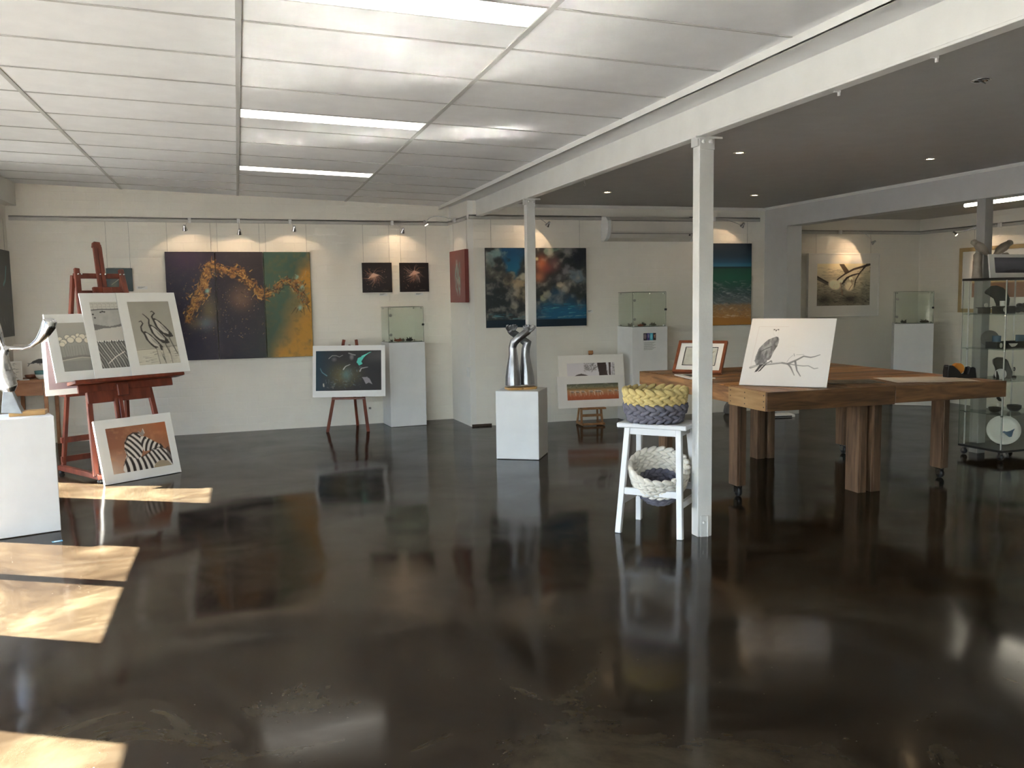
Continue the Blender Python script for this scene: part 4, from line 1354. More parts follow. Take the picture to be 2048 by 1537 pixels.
for s, v in ((.175, 1.80), (.205, 1.80), (.37, 1.80), (.415, 1.80), (.55, 1.80), (.585, 1.80), (.41, 1.66)):
    MB().lathe([(.008, 0), (.008, .004), (.004, .007)], 8, pv(s, v, .032), Matrix.Rotation(R(90) - LE, 3, 'X')).build('bolt', M_CHROME, ez)

UPE = E2 * math.sin(LE) + Vector((0, 0, math.cos(LE)))
NE = -E2 * math.cos(LE) + Vector((0, 0, math.sin(LE)))       # out of the easel plane, to the viewer
def epos(s, v, off):
    return EF - E2 * .06 + E1 * s + UPE * v + NE * off

def art_balloons():
    A = Art(64, 110, .58, (138, 134, 124), 1.75)
    A.vgrad([(0, (140, 136, 126)), (.4, (128, 126, 118)), (1, (120, 118, 110))])
    for i in range(13):
        u = .05 + i * .08
        A.line([(u, .48), (u + .03 * math.sin(i), .70)], .008, (96, 94, 90), .6)
    for u, t, r_ in ((.06, .33, .05), (.28, .30, .06), (.45, .31, .06), (.6, .27, .05), (.72, .30, .07), (.88, .29, .05), (.99, .22, .07), (.15, .40, .07), (.36, .36, .075), (.60, .365, .075), (.84, .38, .065), (.10, .44, .06)):
        A.ell(u, t, r_ / .58, r_, (92, 90, 84), 1, 0, .2)
        A.ell(u, t, r_ / .58 * .84, r_ * .84, (178, 172, 156), 1, 0, .2)
    A.poly([(0, .70), (.3, .69), (.6, .67), (1, .69), (1, .74), (.5, .72), (0, .76)], (104, 102, 96))
    A.line([(0, .77), (.3, .74), (.6, .72), (1, .75)], .012, (176, 170, 154), .8)
    A.mix((A.T > .78) * A.noise(8, 3) * .6, (104, 102, 98))
    return A
def art_rows():
    A = Art(80, 130, .60, (148, 146, 140), 1.75)
    A.mix(A.noise(12, 2) * .7, (120, 119, 114))
    rg = random.Random(5)
    for r_ in range(2):
        for c in range(8):
            A.line([(.02 + c * .13, .03 + r_ * .05), (.11 + c * .13, .03 + r_ * .05), (.11 + c * .13, .07 + r_ * .05)], .008, (70, 68, 64), .9)
    A.mix((A.T < .11) * .35, (190, 186, 172))
    A.line([(0, .13), (.3, .115), (.6, .12), (1, .115)], .012, (56, 54, 52))
    for u, t in ((.3, .16), (.36, .15), (.42, .155), (.06, .19), (.10, .24)):
        A.ell(u, t, .035, .012, (50, 48, 46))
    A.poly([(0, .33), (.3, .36), (.5, .375), (.75, .355), (1, .32), (1, .37), (.6, .395), (.3, .40), (0, .43)], (92, 90, 86))
    A.poly([(0, .43), (.3, .40), (.6, .395), (1, .37), (1, .58), (0, .60)], (158, 154, 146))
    for i in range(14):
        u = .02 + i * .075
        A.ell(u, .60 + .012 * (i % 3), .03, .018, (54, 52, 50))
        A.ell(u + .03, .59, .018, .01, (196, 192, 182))
    A.poly([(0, .62), (1, .60), (1, 1), (0, 1)], (78, 76, 72))
    for i in range(17):
        u = -.35 + i * .085
        A.line([(u, .62), (u + .12, .74), (u + .28, .88), (u + .36, 1.0)], .010, (188, 184, 174) if i % 2 else (132, 130, 124), .85)
    A.strokes(110, (0, .62, 1, 1), .9, .03, .008, [(60, 58, 56), (150, 147, 140), (40, 39, 38)], .5, 8, .4)
    A.line([(.25, .92), (.5, .83), (.8, .76)], .012, (196, 190, 178), .8)
    return A
def art_cranes():
    A = Art(100, 140, .68, (132, 128, 116), 1.8)
    A.vgrad([(0, (128, 124, 114)), (.5, (134, 130, 118)), (1, (140, 136, 124))])
    A.mix(A.noise(6, 2) * .35, (112, 108, 98))
    A.mix((A.T > .745) * .8, (160, 155, 140))
    dk, gy, lg = (44, 40, 36), (108, 104, 96), (150, 146, 136)
    def bird(ox, oy, neck):
        P = lambda pts: [(ox + x, oy + y) for x, y in pts]
        A.line(P([(.36, .33), (.42, .46), (.50, .62)]), .018, (74, 70, 64))
        A.poly(P([(.06, .06), (.12, .05), (.22, .10), (.34, .19), (.46, .30), (.44, .36), (.32, .35), (.20, .28), (.10, .18)]), dk)
        A.poly(P([(.11, .08), (.16, .085), (.28, .17), (.40, .28), (.38, .31), (.26, .28), (.16, .20)]), lg)
        A.poly(P([(.20, .14), (.30, .20), (.41, .285), (.37, .29), (.26, .22)]), gy, .7)
        A.line(P([(.40, .29), (.46, .34)]), .03, dk)
        A.line(P(neck), .020, dk, 1, (.6, 1.5))
    bird(.46, .22, [(.055, -.05), (.09, -.06), (.14, -.025), (.09, .0), (.06, .03), (.09, .09)])
    bird(.34, .32, [(-.02, -.12), (.04, -.08), (.10, -.03), (.08, .03), (.09, .09)])
    bird(.18, .42, [(.02, -.10), (.07, -.11), (.10, -.07), (.04, -.02), (.04, .04), (.09, .09)])
    A.line([(0, .755), (.45, .75), (.6, .735), (1, .715)], .008, (60, 56, 50), .8)
    A.strokes(60, (0, .78, 1, 1), 0.0, .10, .010, [(58, 54, 50), (90, 86, 78), (170, 165, 150)], .8, 5, .12)
    for u in (.48, .62, .78):
        A.poly([(u, .74), (u + .09, .72), (u + .13, 1), (u + .02, 1)], (150, 145, 132), .8)
        A.line([(u, .74), (u + .02, 1)], .01, (64, 60, 54), .8)
    return A
G3 = 'matted prints on the mahogany easel'
matted('matted_print', 'lower left matted print of round pale shapes on the mahogany easel', 'print', epos(-.20, .880, .008), E1, UPE, .46, .575, (.082, .10, .085, .075), art_balloons(), G3)
matted('matted_print', 'middle matted print of patterned field rows on the mahogany easel', 'print', epos(.115, .880, .028), E1, UPE, .46, .750, (.075, .105, .085, .08), art_rows(), G3)
matted('matted_print', 'right matted print of three long-necked birds on the mahogany easel', 'print', epos(.43, .880, .048), E1, UPE, .557, .745, (.085, .075, .085, .082), art_cranes(), G3)
A = Art(24, 40, .6, (150, 140, 140), 1.6)
A.mix(A.noise(3, 3), (96, 70, 80))
MW = Matrix.Translation(EF) @ Matrix.Rotation(TH, 4, 'Z')
matted('matted_print', 'white matted print standing on the back ledge of the mahogany easel', 'print', MW @ Vector((-.14, .508, .713)), E1, E2 * .04 + Vector((0, 0, 1)), .40, .52, (.03, .06, .05, .06), A)

def art_zebra():
    A = Art(140, 100, 1.38, (128, 84, 58), 1.7)
    n, n2 = A.noise(3, 4), A.noise(9, 6)
    A.mix(np.clip(1 - A.U * 1.6, 0, 1) * (1 - A.T) * .9, (96, 58, 46))
    A.mix(np.clip((A.U - .6) * 3, 0, 1) * np.clip(1 - A.T * 2.2, 0, 1), (138, 78, 46))
    A.mix(np.clip((A.T - .45) * 2, 0, 1) * np.clip(1 - A.U * 2, 0, 1), (164, 142, 124))
    A.mix(np.clip(n2 - .5, 0, 1) * .8, (176, 128, 92))
    wh, bk = (176, 170, 162), (40, 32, 28)
    def striped(outline, freq, ang, ph, curve=0.0, cx=.5, cy=.5):
        m = A.poly_mask(outline)
        d = (A.X - cx * A.asp) * math.cos(ang) + (A.T - cy) * math.sin(ang)
        q = (A.X - cx * A.asp) * -math.sin(ang) + (A.T - cy) * math.cos(ang)
        st = np.sin((d + curve * q * q) * freq + ph + (n - .5) * 2)
        A.mix(m, wh)
        A.mix(m * np.clip(st * 2.2 + .4, 0, 1), bk)
    # rear body (right), chest (left), neck, head
    striped([(.20, 1), (.17, .93), (.20, .80), (.27, .62), (.40, .58), (.50, .72), (.60, .66), (.72, .57), (.84, .56), (.92, .62), (1, .72), (1, 1)], 42, .35, 0, .9, .60, 1.3)
    A.poly([(.66, 1), (.70, .90), (.80, .84), (.92, .88), (.98, 1)], (132, 118, 96))
    striped([(.27, .64), (.25, .50), (.27, .34), (.34, .22), (.43, .18), (.52, .20), (.58, .32), (.56, .50), (.50, .70), (.42, .74)], 62, -.75, 1, .6, .4, .4)
    striped([(.54, .26), (.62, .28), (.72, .38), (.84, .50), (.86, .57), (.80, .60), (.66, .60), (.56, .60), (.53, .45)], 58, .5, 2, -1.2, .7, .5)
    A.line([(.84, .50), (.87, .56)], .04, bk)
    A.poly([(.53, .22), (.51, .13), (.56, .18), (.60, .10), (.62, .20), (.58, .27)], (120, 112, 104))
    A.line([(.60, .11), (.615, .20)], .015, wh)
    A.line([(.28, .36), (.34, .23), (.43, .17), (.52, .19)], .03, bk, .9)
    A.line([(.26, .50), (.28, .64), (.19, .84)], .014, bk)
    A.ell(.62, .32, .014, .018, (20, 16, 14))
    A.line([(.50, .72), (.60, .66), (.72, .57), (.84, .555), (.93, .63), (1, .72)], .016, bk)
    A.poly([(.92, .60), (.97, .56), (1, .74), (1, .92), (.97, .95), (.94, .80)], (46, 38, 34), .7)
    return A
matted('matted_print', 'matted zebra print leaning on the floor against the easel', 'print', (-1.098, 7.866, .004), (.8175, .576, 0), Vector((-.576, .8175, 0)) * math.sin(R(15)) + Vector((0, 0, math.cos(R(15)))), .69, .535, (.088, .062, .075, .075), art_zebra(), thick=.022)

# ================================================================== DESK AT THE LEFT
dk = thing('side_desk', 'small reddish wooden desk behind the left pedestal', 'desk', (-2.25, 9.92, 0))
MB().span((0, 0, .705), (.40, .62, .735)).build('desk_top', M_DESK, dk, bevel=.004)
df = MB().span((.03, .03, .575), (.34, .05, .705)).build('drawer_front', M_DESK, dk, bevel=.002)
MB().span((.355, .05, .60), (.37, .57, .705)).build('side_apron', M_DESK, dk, bevel=.002)
for x, y in ((.02, .03), (.345, .03), (.02, .57), (.345, .57)):
    MB().span((x, y, 0), (x + .035, y + .035, .705)).build('leg', M_DESK, dk, bevel=.003)
def art_whale():
    A = Art(80, 64, 1.25, (176, 172, 164), 1.6)
    A.line([(.2, .20), (.95, .18)], .006, (150, 146, 138), .6)
    A.poly([(.38, .60), (.44, .52), (.56, .46), (.70, .45), (.78, .50), (.74, .56), (.62, .60), (.50, .58), (.42, .60)], (48, 48, 50))
    A.line([(.42, .57), (.36, .60), (.33, .66)], .022, (48, 48, 50))
    A.line([(.36, .60), (.33, .58)], .02, (48, 48, 50))
    A.line([(.60, .58), (.61, .64)], .02, (48, 48, 50))
    A.line([(.88, .22), (.92, .30), (.97, .33)], .02, (84, 84, 88))
    A.strokes(10, (.3, .7, .9, .9), .05, .12, .004, [(140, 138, 132)], .5, 2, .1)
    return A
def sheet(name, label, origin, right, upv, w, h, art, thick=.006, m=None, cat='print', prop=None):
    t = thing(name, label, cat, matrix=axes(origin, right, upv))
    MB().span((0, 0, 0), (w, thick, h)).build('backing_board', M_BACK, t)
    picture('print', art.out(), w, h, 0, 0, -0.0006, m or M_PRINT, t)
    if prop:
        MB().add([(w * .4, thick, h * .75), (w * .6, thick, h * .75), (w * .4, thick + prop[0], prop[1]), (w * .6, thick + prop[0], prop[1]), (w * .4, thick, .02), (w * .6, thick, .02)],
                 [(0, 1, 3, 2), (2, 3, 5, 4), (0, 2, 4), (1, 5, 3), (0, 4, 5, 1)]).build('prop_stand', M_BLACKM, t)
    return t
sheet('whale_print', 'white print with a small dark whale propped on the desk', (-2.235, 10.30, .737), (.995, .06, 0), (0, .16, 1), .40, .345, art_whale())
t = thing('brochure_stand', 'small leaning picture booklet at the left end of the desk', 'booklet', matrix=axes((-2.225, 10.02, .737), (.97, .2, 0), (-.35, .25, 1)))
MB().span((0, 0, 0), (.125, .006, .19)).build('booklet_cover', M_MATB, t)
A = Art(24, 32, .7, (170, 166, 158), 1.6)
A.strokes(20, (.1, .1, .9, .9), .4, .2, .05, [(70, 68, 66), (110, 106, 100), (40, 40, 40)], .9, 4, .8)
picture('cover_print', A.out(), .105, .17, .01, .01, -.001, M_PRINT, t)
t = thing('ceramic_bowl', 'white bowl with teal rim on the desk', 'bowl', (-1.925, 10.02, .735))
MB().lathe([(.028, 0), (.032, .004), (.052, .022), (.060, .050), (.057, .050), (.046, .022), (.02, .008)], 24).build('bowl_body', M_PORCELAIN, t, smooth=True)
MB().lathe([(.059, .046), (.062, .072), (.066, .084), (.062, .084), (.056, .050)], 24).build('teal_rim', M_TEALGLAZE, t, smooth=True)
t = thing('brown_dish', 'brown wooden dish beside the white bowl', 'dish', (-2.045, 10.14, .735))
MB().lathe([(.03, 0), (.05, .012), (.062, .038), (.058, .038), (.044, .014), (.01, .008)], 20).build('dish_body', M_REDFRAME, t, smooth=True)
t = thing('business_card', 'white card lying at the front of the desk', 'card', (-2.07, 9.955, .735), R(8))
MB().span((-.045, -.02, 0), (.045, .02, .006)).build('card_stack', M_WHITEPL, t)

# ================================================================== LEFT PEDESTAL AND ITS SCULPTURE
PR = Vector((.95, .311, 0)).normalized()
PB = Vector((-.311, .95, 0)).normalized()
def pedestal(name, label, corner, right, back, w, d, h):
    t = thing(name, label, 'pedestal', matrix=axes(corner, right, (0, 0, 1)))
    MB().span((0, 0, .004), (w, d, h)).build('pedestal_box', M_PLINTH, t, bevel=.003)
    MB().span((.01, .01, 0), (w - .01, d - .01, .006)).build('pedestal_foot', M_DARKBASE, t)
    return t
pc = Vector((-1.170, 6.382, 0)) - PR * .42
pedestal('white_pedestal', 'white pedestal at the left picture edge under the abstract sculpture', pc, PR, PB, .42, .335, .763)

def LS(x, y, dy=0.0):
    return (-1.473 + (x - 8) * .0029 + (830 - y) * .000197, 6.47 + dy, .763 + .014 - .00024 * (x - 8) + (830 - y) * .00331)
sc = thing('abstract_sculpture', 'polished aluminium abstract sculpture with a curling arm on the left pedestal', 'sculpture', (-1.38, 6.50, .763), R(12))
inv = (Matrix.Translation((-1.38, 6.50, .763)) @ Matrix.Rotation(R(12), 4, 'Z')).inverted()
def LL(x, y, dy=0.0):
    return inv @ Vector(LS(x, y, dy))
b0 = inv @ Vector((-1.35, 6.50, .763))
MB().prism([(-.105, -.05), (.105, -.05), (.125, .05), (-.085, .05)], 0, .03, 'xy').build('wooden_base', M_BASEWOOD, sc, bevel=.003, loc=b0)
stem = MB()
vs = []
for yy, (xa, xb), dd in ((826, (4, 46), .045), (783, (6, 24), .028)):
    for dy in (-dd, dd):
        vs += [LL(xa, yy, dy), LL(xb, yy, dy)]
stem.add(vs, [(0, 1, 3, 2), (4, 6, 7, 5), (0, 4, 5, 1), (2, 3, 7, 6), (0, 2, 6, 4), (1, 5, 7, 3)])
stem.build('tapered_stem', mat('stem_grey_metal', (.30, .31, .31), .5, .2, var=.2, vscale=12), sc, bevel=.003)
body = MB()
body.tube([LL(x, y) for x, y in ((10, 700), (6, 712), (4, 728), (5, 745), (10, 762), (16, 776), (18, 786))], [(.022, .03), (.03, .035), (.045, .04), (.055, .045), (.062, .05), (.055, .055), (.03, .05)], 14, hint=(0, 1, 0))
body.tube([LL(x, y) for x, y in ((4, 712), (14, 700), (28, 700), (45, 699), (62, 693), (76, 682), (88, 667), (96, 652), (99, 642), (99, 637))], [(.012, .02), (.016, .02), (.014, .018), (.012, .018), (.014, .022), (.022, .030), (.036, .035), (.046, .035), (.044, .03), (.024, .018)], 14, hint=(0, 1, 0))
body.tube([LL(x, y) for x, y in ((8, 704), (2, 690), (-4, 672), (-12, 650), (-22, 628))], [(.014, .02), (.018, .03), (.026, .045), (.03, .05), (.012, .02)], 12, hint=(0, 1, 0))
bo = body.build('cast_body', M_ALU2, sc, smooth=True)
md = bo.modifiers.new('remesh', 'REMESH')
md.mode = 'VOXEL'
md.voxel_size = .006
md.use_smooth_shade = True
ms = bo.modifiers.new('smooth', 'SMOOTH')
ms.iterations = 2

# ================================================================== CENTRE PEDESTAL WITH THE ARMS SCULPTURE
CR = Vector((.347, -.207, 0)).normalized()
CB = Vector((.207, .347, 0)).normalized()
pedestal('white_pedestal', 'white pedestal in the middle of the floor under the two arms', Vector((2.229, 7.861, 0)), CR, CB, .403, .403, .632)
ar = thing('arms_sculpture', 'cast aluminium sculpture of two crossed arms on the middle pedestal', 'sculpture', (2.50, 7.93, .632))
def AS(x, y, dy=0.0):
    return (2.3477 + (x - 1013) * .00488 - 2.50, dy, .6516 + (775 - y) * .00461 - .632)
MB().prism([(-.145, -.04), (-.12, -.075), (-.02, -.085), (0, -.07), (.02, -.085), (.12, -.075), (.145, -.04), (.145, .06), (-.145, .06)], 0, .022, 'xy').build('wooden_base', M_BASEWOOD, ar, bevel=.003)
def arm(pts, depth, fingers, name):
    b = MB()
    P = [AS(x, y, dy + depth) for x, y, _, dy in pts]
    b.tube(P, [(r_ * .0047, r_ * .0047 * (1.1 if r_ > 9 else .9)) for _, _, r_, _ in pts], 14, hint=(0, 1, 0))
    for f in fingers:
        b.tube([AS(x, y, dy + depth) for x, y, _, dy in f], [r_ * .0047 for _, _, r_, _ in f], 8, hint=(0, 1, 0))
    o = b.build(name, M_ALU, ar, smooth=True)
    m = o.modifiers.new('remesh', 'REMESH')
    m.mode = 'VOXEL'
    m.voxel_size = .005
    m.use_smooth_shade = True
    s_ = o.modifiers.new('smooth', 'SMOOTH')
    s_.iterations = 3
    return o
arm([(1027, 771, 15.5, 0), (1027, 754, 15, 0), (1027, 732, 12, 0), (1028, 710, 9, 0), (1027, 694, 8, 0), (1029, 684, 8.5, -.01), (1038, 675, 8, -.03), (1047, 668, 7.5, -.035), (1055, 662, 8, -.03), (1060, 657, 7, -.02), (1062, 654, 5, -.02)], -.02,
    [[(1060, 657, 3, -.04), (1064, 652, 2.6, -.05), (1065, 649, 2.2, -.05)], [(1058, 656, 3, -.02), (1059, 651, 2.6, -.03), (1056, 650, 2.2, -.04)], [(1055, 657, 3, -.01), (1054, 651, 2.6, -.02), (1051, 650, 2.2, -.035)], [(1052, 659, 3, -.01), (1049, 653, 2.6, -.02), (1047, 651, 2.2, -.03)], [(1056, 664, 3.2, -.045), (1062, 660, 2.8, -.065), (1067, 655, 2.4, -.065), (1068, 651, 2, -.06)]], 'left_arm')
arm([(1057, 771, 16, 0), (1057, 754, 15, 0), (1056, 732, 11.5, 0), (1055, 712, 9, 0), (1056, 698, 8.5, 0), (1059, 687, 9.5, .0), (1050, 679, 8, .02), (1041, 671, 7.5, .035), (1032, 665, 7.5, .03), (1027, 660, 7.5, .02), (1025, 656, 5, .02)], .025,
    [[(1022, 660, 3, 0), (1018, 655, 2.6, -.01), (1018, 650, 2.2, -.02), (1021, 649, 1.8, -.03)], [(1025, 657, 2.8, .0), (1024, 652, 2.4, -.015), (1026, 650, 2.0, -.03)], [(1028, 657, 2.8, .0), (1029, 651, 2.4, -.015), (1031, 649, 2.0, -.03)], [(1031, 658, 2.8, .0), (1033, 651, 2.4, -.015), (1035, 649, 2.0, -.03)], [(1034, 660, 2.8, .0), (1037, 654, 2.4, -.01), (1038, 651, 2.0, -.025)]], 'right_arm')

# ================================================================== SMALL EASEL BY THE BACK WALL
te = thing('display_easel', 'slim mahogany tripod easel by the back wall holding the dark print', 'easel', (1.15, 10.25, 0))
def T(p):
    return Vector(p) - Vector((1.15, 10.25, 0))
MB().bar(T((.912, 10.20, 0)), T((1.155, 10.43, 1.03)), .035, .022, (0, -1, 0)).build('front_leg', M_EASEL, te, bevel=.003)
MB().bar(T((1.352, 10.06, 0)), T((1.285, 10.36, 1.03)), .035, .022, (0, -1, 0)).build('front_leg', M_EASEL, te, bevel=.003)
MB().bar(T((1.305, 10.63, 0)), T((1.215, 10.43, .97)), .03, .022, (0, -1, 0)).build('rear_leg', M_EASEL, te, bevel=.003)
MB().bar(T((1.13, 10.42, .93)), T((1.30, 10.36, .93)), .03, .022, (0, 0, 1)).build('top_brace', M_EASEL, te, bevel=.002)
MB().bar(T((.98, 10.245, .375)), T((1.34, 10.145, .375)), .07, .02, (0, 0, 1)).build('ledge', M_EASEL, te, bevel=.002)
MB().lathe([(.012, 0), (.012, .02), (.008, .026)], 8, T((1.375, 10.12, .26)), Matrix.Rotation(R(90), 3, 'Y')).build('wing_nut', M_WIRE, te)
def art_darkbirds():
    A = Art(140, 84, 1.68, (50, 50, 52), 1.55)
    n = A.noise(5, 3)
    A.mix(np.clip(1 - A.U * 3, 0, 1), (36, 58, 70))
    A.mix(n * .4, (44, 44, 46))
    A.glow(.38, .62, .16, .24, (92, 88, 62), .75)
    A.glow(.48, .60, .07, .12, (92, 128, 132), .6)
    A.glow(.58, .62, .12, .16, (78, 74, 56), .6)
    A.strokes(120, (.22, .40, .68, .9), .9, .06, .012, [(112, 108, 76), (84, 100, 100), (70, 66, 56), (120, 140, 140), (54, 52, 50)], .55, 4, 1.4)
    A.line([(.20, .20), (.25, .13), (.31, .13), (.36, .16), (.41, .12)], .022, (150, 146, 146), .85, (.6, .3))
    A.ell(.28, .22, .05, .07, (96, 92, 94), .7, 0, .8)
    A.line([(.50, .07), (.55, .10), (.60, .12)], .02, (140, 138, 140), .8)
    A.ell(.545, .17, .04, .09, (110, 106, 110), .8, 0, .7)
    A.poly([(.62, .30), (.64, .20), (.72, .14), (.83, .04), (.74, .16), (.69, .28), (.71, .34), (.66, .38)], (84, 176, 162), .9)
    A.line([(.70, .15), (.84, .05)], .02, (110, 190, 176), .9, (1, .3))
    A.line([(.42, .47), (.45, .40), (.52, .35)], .024, (176, 176, 172), .85, (1, .4))
    A.line([(.67, .52), (.69, .45), (.75, .43), (.79, .42)], .028, (164, 160, 160), .85, (1, .3))
    A.poly([(.70, .67), (.78, .66), (.82, .72), (.86, .85), (.80, .80), (.76, .84), (.73, .74)], (134, 130, 134), .8)
    A.line([(.07, .44), (.10, .54), (.17, .62)], .018, (110, 150, 160), .8, (.4, 1))
    A.line([(.12, .82), (.125, .88)], .025, (186, 182, 168), .9)
    A.strokes(16, (.08, .70, .3, .95), 1.2, .05, .01, [(110, 120, 126), (150, 150, 150)], .5, 6, .8)
    return A
o0, o1 = Vector((.767, 10.262, .396)), Vector((1.559, 10.082, .392))
matted('matted_print', 'glossy matted dark print with pale birds on the slim easel', 'print', o0, o1 - o0, Vector((.061, .125, .578)), .815, .59, (.035, .045, .072, .06), art_darkbirds(), m=M_MATG, mprint=M_PRINTG)

# ================================================================== PLINTHS WITH GLASS CASES
def plinth(label, corner, right, w, d, h):
    t = thing('white_plinth', label, 'plinth', matrix=axes(corner, right, (0, 0, 1)))
    MB().span((0, 0, .003), (w, d, h)).build('plinth_box', M_PLINTH, t, bevel=.002)
    MB().span((.012, .012, 0), (w - .012, d - .012, .005)).build('plinth_foot', M_DARKBASE, t)
    return t
def glass_case(label, corner, right, w, d, h):
    t = thing('glass_case', label, 'display case', matrix=axes(corner, right, (0, 0, 1)))
    g = .005
    dp = MB().span((0, 0, .0), (w, g, h)).build('door_pane', M_GLASS, t)
    MB().span((0, d - g, 0), (w, d, h)).build('back_pane', M_GLASS, t)
    MB().span((0, g, 0), (g, d - g, h)).build('side_pane', M_GLASS, t)
    MB().span((w - g, g, 0), (w, d - g, h)).build('side_pane', M_GLASS, t)
    MB().span((0, 0, h), (w, d, h + g)).build('top_pane', M_GLASS, t)
    MB().span((0, 0, 0), (w, d, .0015)).build('base_pane', M_SHELF, t)
    e = .0022
    for p0, p1 in (((0, 0, 0), (0, 0, h)), ((w, 0, 0), (w, 0, h)), ((0, 0, h + g), (w, 0, h + g)), ((0, 0, .003), (w, 0, .003)), ((0, 0, h + g), (0, d, h + g)), ((w, 0, h + g), (w, d, h + g)), ((0, 0, .003), (0, d, .003)), ((0, d, h + g), (w, d, h + g))):
        MB().tube([p0, p1], e, 4).build('glass_edge', M_GLASSEDGE, t)
    for x in (.02, w - .02):
        for y in (.02, d - .02):
            for z in (.012, h - .012):
                MB().box((x, y, z), (.016, .016, .016)).build('corner_clip', M_CHROME, t, bevel=.004)
    for z in (.09, h - .09):
        MB().lathe([(.017, 0), (.017, .008), (.012, .012)], 12, (.022, -.001, z), Matrix.Rotation(R(90), 3, 'X')).build('hinge', M_WIRE, dp)
    MB().span((w - .02, -.014, h * .5 - .012), (w + .006, .004, h * .5 + .012)).build('lock', M_BLACK, dp, bevel=.002)
    return t
def creature(label, loc, m, size, seed, rz=0.0, kind=0):
    rg = random.Random(seed)
    t = thing('ceramic_creature', label, 'ornament', loc, rz, group='small ceramic sea creatures in the glass cases')
    b = MB()
    b.ell((0, 0, size * .34), (size, size * .55, size * .32), None, 12, 7)
    b.ell((size * .7, 0, size * .36), (size * .38, size * .32, size * .28), None, 10, 6)
    b.build('creature_body', m, t, smooth=True)
    for i in range(7):
        a = rg.uniform(0, 6.28)
        r0 = size * rg.uniform(.2, .7)
        p = Vector((math.cos(a) * r0, math.sin(a) * r0 * .5, size * .45))
        q = p + Vector((math.cos(a) * size * .35, math.sin(a) * size * .3, size * rg.uniform(.25, .6)))
        MB().tube([p, (p + q) / 2 + Vector((0, 0, size * .1)), q], [size * .10, size * .08, size * .02], 6).build('spine', m, t, smooth=True)
    return t

P1R = Vector((math.cos(R(5.0)), math.sin(R(5.0)), 0))
plinth('white plinth beside the slim easel at the back wall', Vector((1.652, 10.295, 0)), P1R, .43, .37, .985)
gc = Vector((1.652, 10.295, .985)) + P1R * .005
P1B = Vector((-P1R.y, P1R.x, 0))
glass_case('glass display case below the pair of small black canvases', gc + P1B * .005, P1R, .415, .355, .405)
for lb, k, y, m, sz, sd in (('dark ceramic creature at the hinge side of the glass case under the black canvases', .055, .10, M_DARKCER, .035, 1), ('red ceramic creature in the glass case under the black canvases', .15, .16, M_CORAL, .05, 2),
                            ('black spiny ceramic creature in the glass case under the black canvases', .285, .15, M_DARKCER, .058, 3), ('grey ceramic creature between red and black ones under the black canvases', .225, .26, M_GREYCER, .04, 4)):
    creature(lb, gc + P1B * (.005 + y) + P1R * k + Vector((0, 0, .0017)), m, sz, sd, sd * 1.3)

plinth('white plinth with a pinned notice below the air conditioner', Vector((4.372, 9.545, 0)), (1, 0, 0), .45, .43, 1.121)
glass_case('glass display case below the air conditioner', Vector((4.382, 9.555, 1.121)), (1, 0, 0), .425, .41, .40)
for lb, x, y, m, sz, sd in (('olive ceramic creature at the left of the case below the air conditioner', .07, .22, M_GREYCER, .042, 5), ('red ceramic creature in the case below the air conditioner', .15, .12, M_CORAL, .036, 6),
                            ('dark branching ceramic creature in the case below the air conditioner', .235, .2, M_DARKCER, .05, 7), ('flat dark ceramic creature at the right in the case below the air conditioner', .34, .16, M_GREYCER, .05, 8)):
    creature(lb, (4.382 + x, 9.555 + y, 1.1227), m, sz, sd, sd)
nt_ = thing('pinned_notice', 'notice with coloured photos pinned to the plinth', 'notice', matrix=axes((4.50, 9.544, .835), (1, 0, 0), (0, 0, 1)))
MB().span((0, -.002, 0), (.185, -.0004, .225)).build('paper_sheet', M_WHITEPL, nt_)
A = Art(40, 24, 1.6, (60, 50, 70), 1.6)
A.poly([(0, 0), (.27, 0), (.27, 1), (0, 1)], (40, 36, 44)); A.ell(.13, .45, .10, .4, (120, 104, 108)); A.poly([(.28, 0), (.5, 0), (.5, 1), (.28, 1)], (70, 60, 110)); A.ell(.40, .4, .05, .3, (130, 120, 150))
A.poly([(.51, 0), (.76, 0), (.76, 1), (.51, 1)], (60, 140, 160)); A.ell(.62, .5, .07, .4, (110, 180, 190)); A.poly([(.77, 0), (1, 0), (1, 1), (.77, 1)], (44, 34, 34)); A.poly([(.82, .3), (.95, .2), (.9, .8)], (150, 110, 90))
picture('photo_strip', A.out(), .16, .085, .012, .128, -.0026, M_PRINT, nt_)
for i in range(9):
    MB().span((.016, -.0028, .105 - i * .011), (.165 - (i % 3) * .018, -.0019, .1085 - i * .011)).build('text_line', M_WIRE, nt_)

P3R = Vector((math.cos(R(-36)), math.sin(R(-36)), 0))
P3B = Vector((-P3R.y, P3R.x, 0))
P3 = Vector((8.19, 9.74, 0))
plinth('white plinth in the side room behind the timber table', P3, P3R, .47, .42, 1.07)
glass_case('glass display case in the side room beside the pelican picture', P3 + P3R * .008 + P3B * .008 + Vector((0, 0, 1.07)), P3R, .454, .40, .41)
for lb, x, y, m, sz, sd in (('dark ceramic creature at the left of the side room glass case', .12, .15, M_DARKCER, .05, 11), ('brown ceramic creature at the right of the side room glass case', .37, .17, M_GREYCER, .055, 12)):
    creature(lb, P3 + P3R * x + P3B * y + Vector((0, 0, 1.0717)), m, sz, sd, sd)

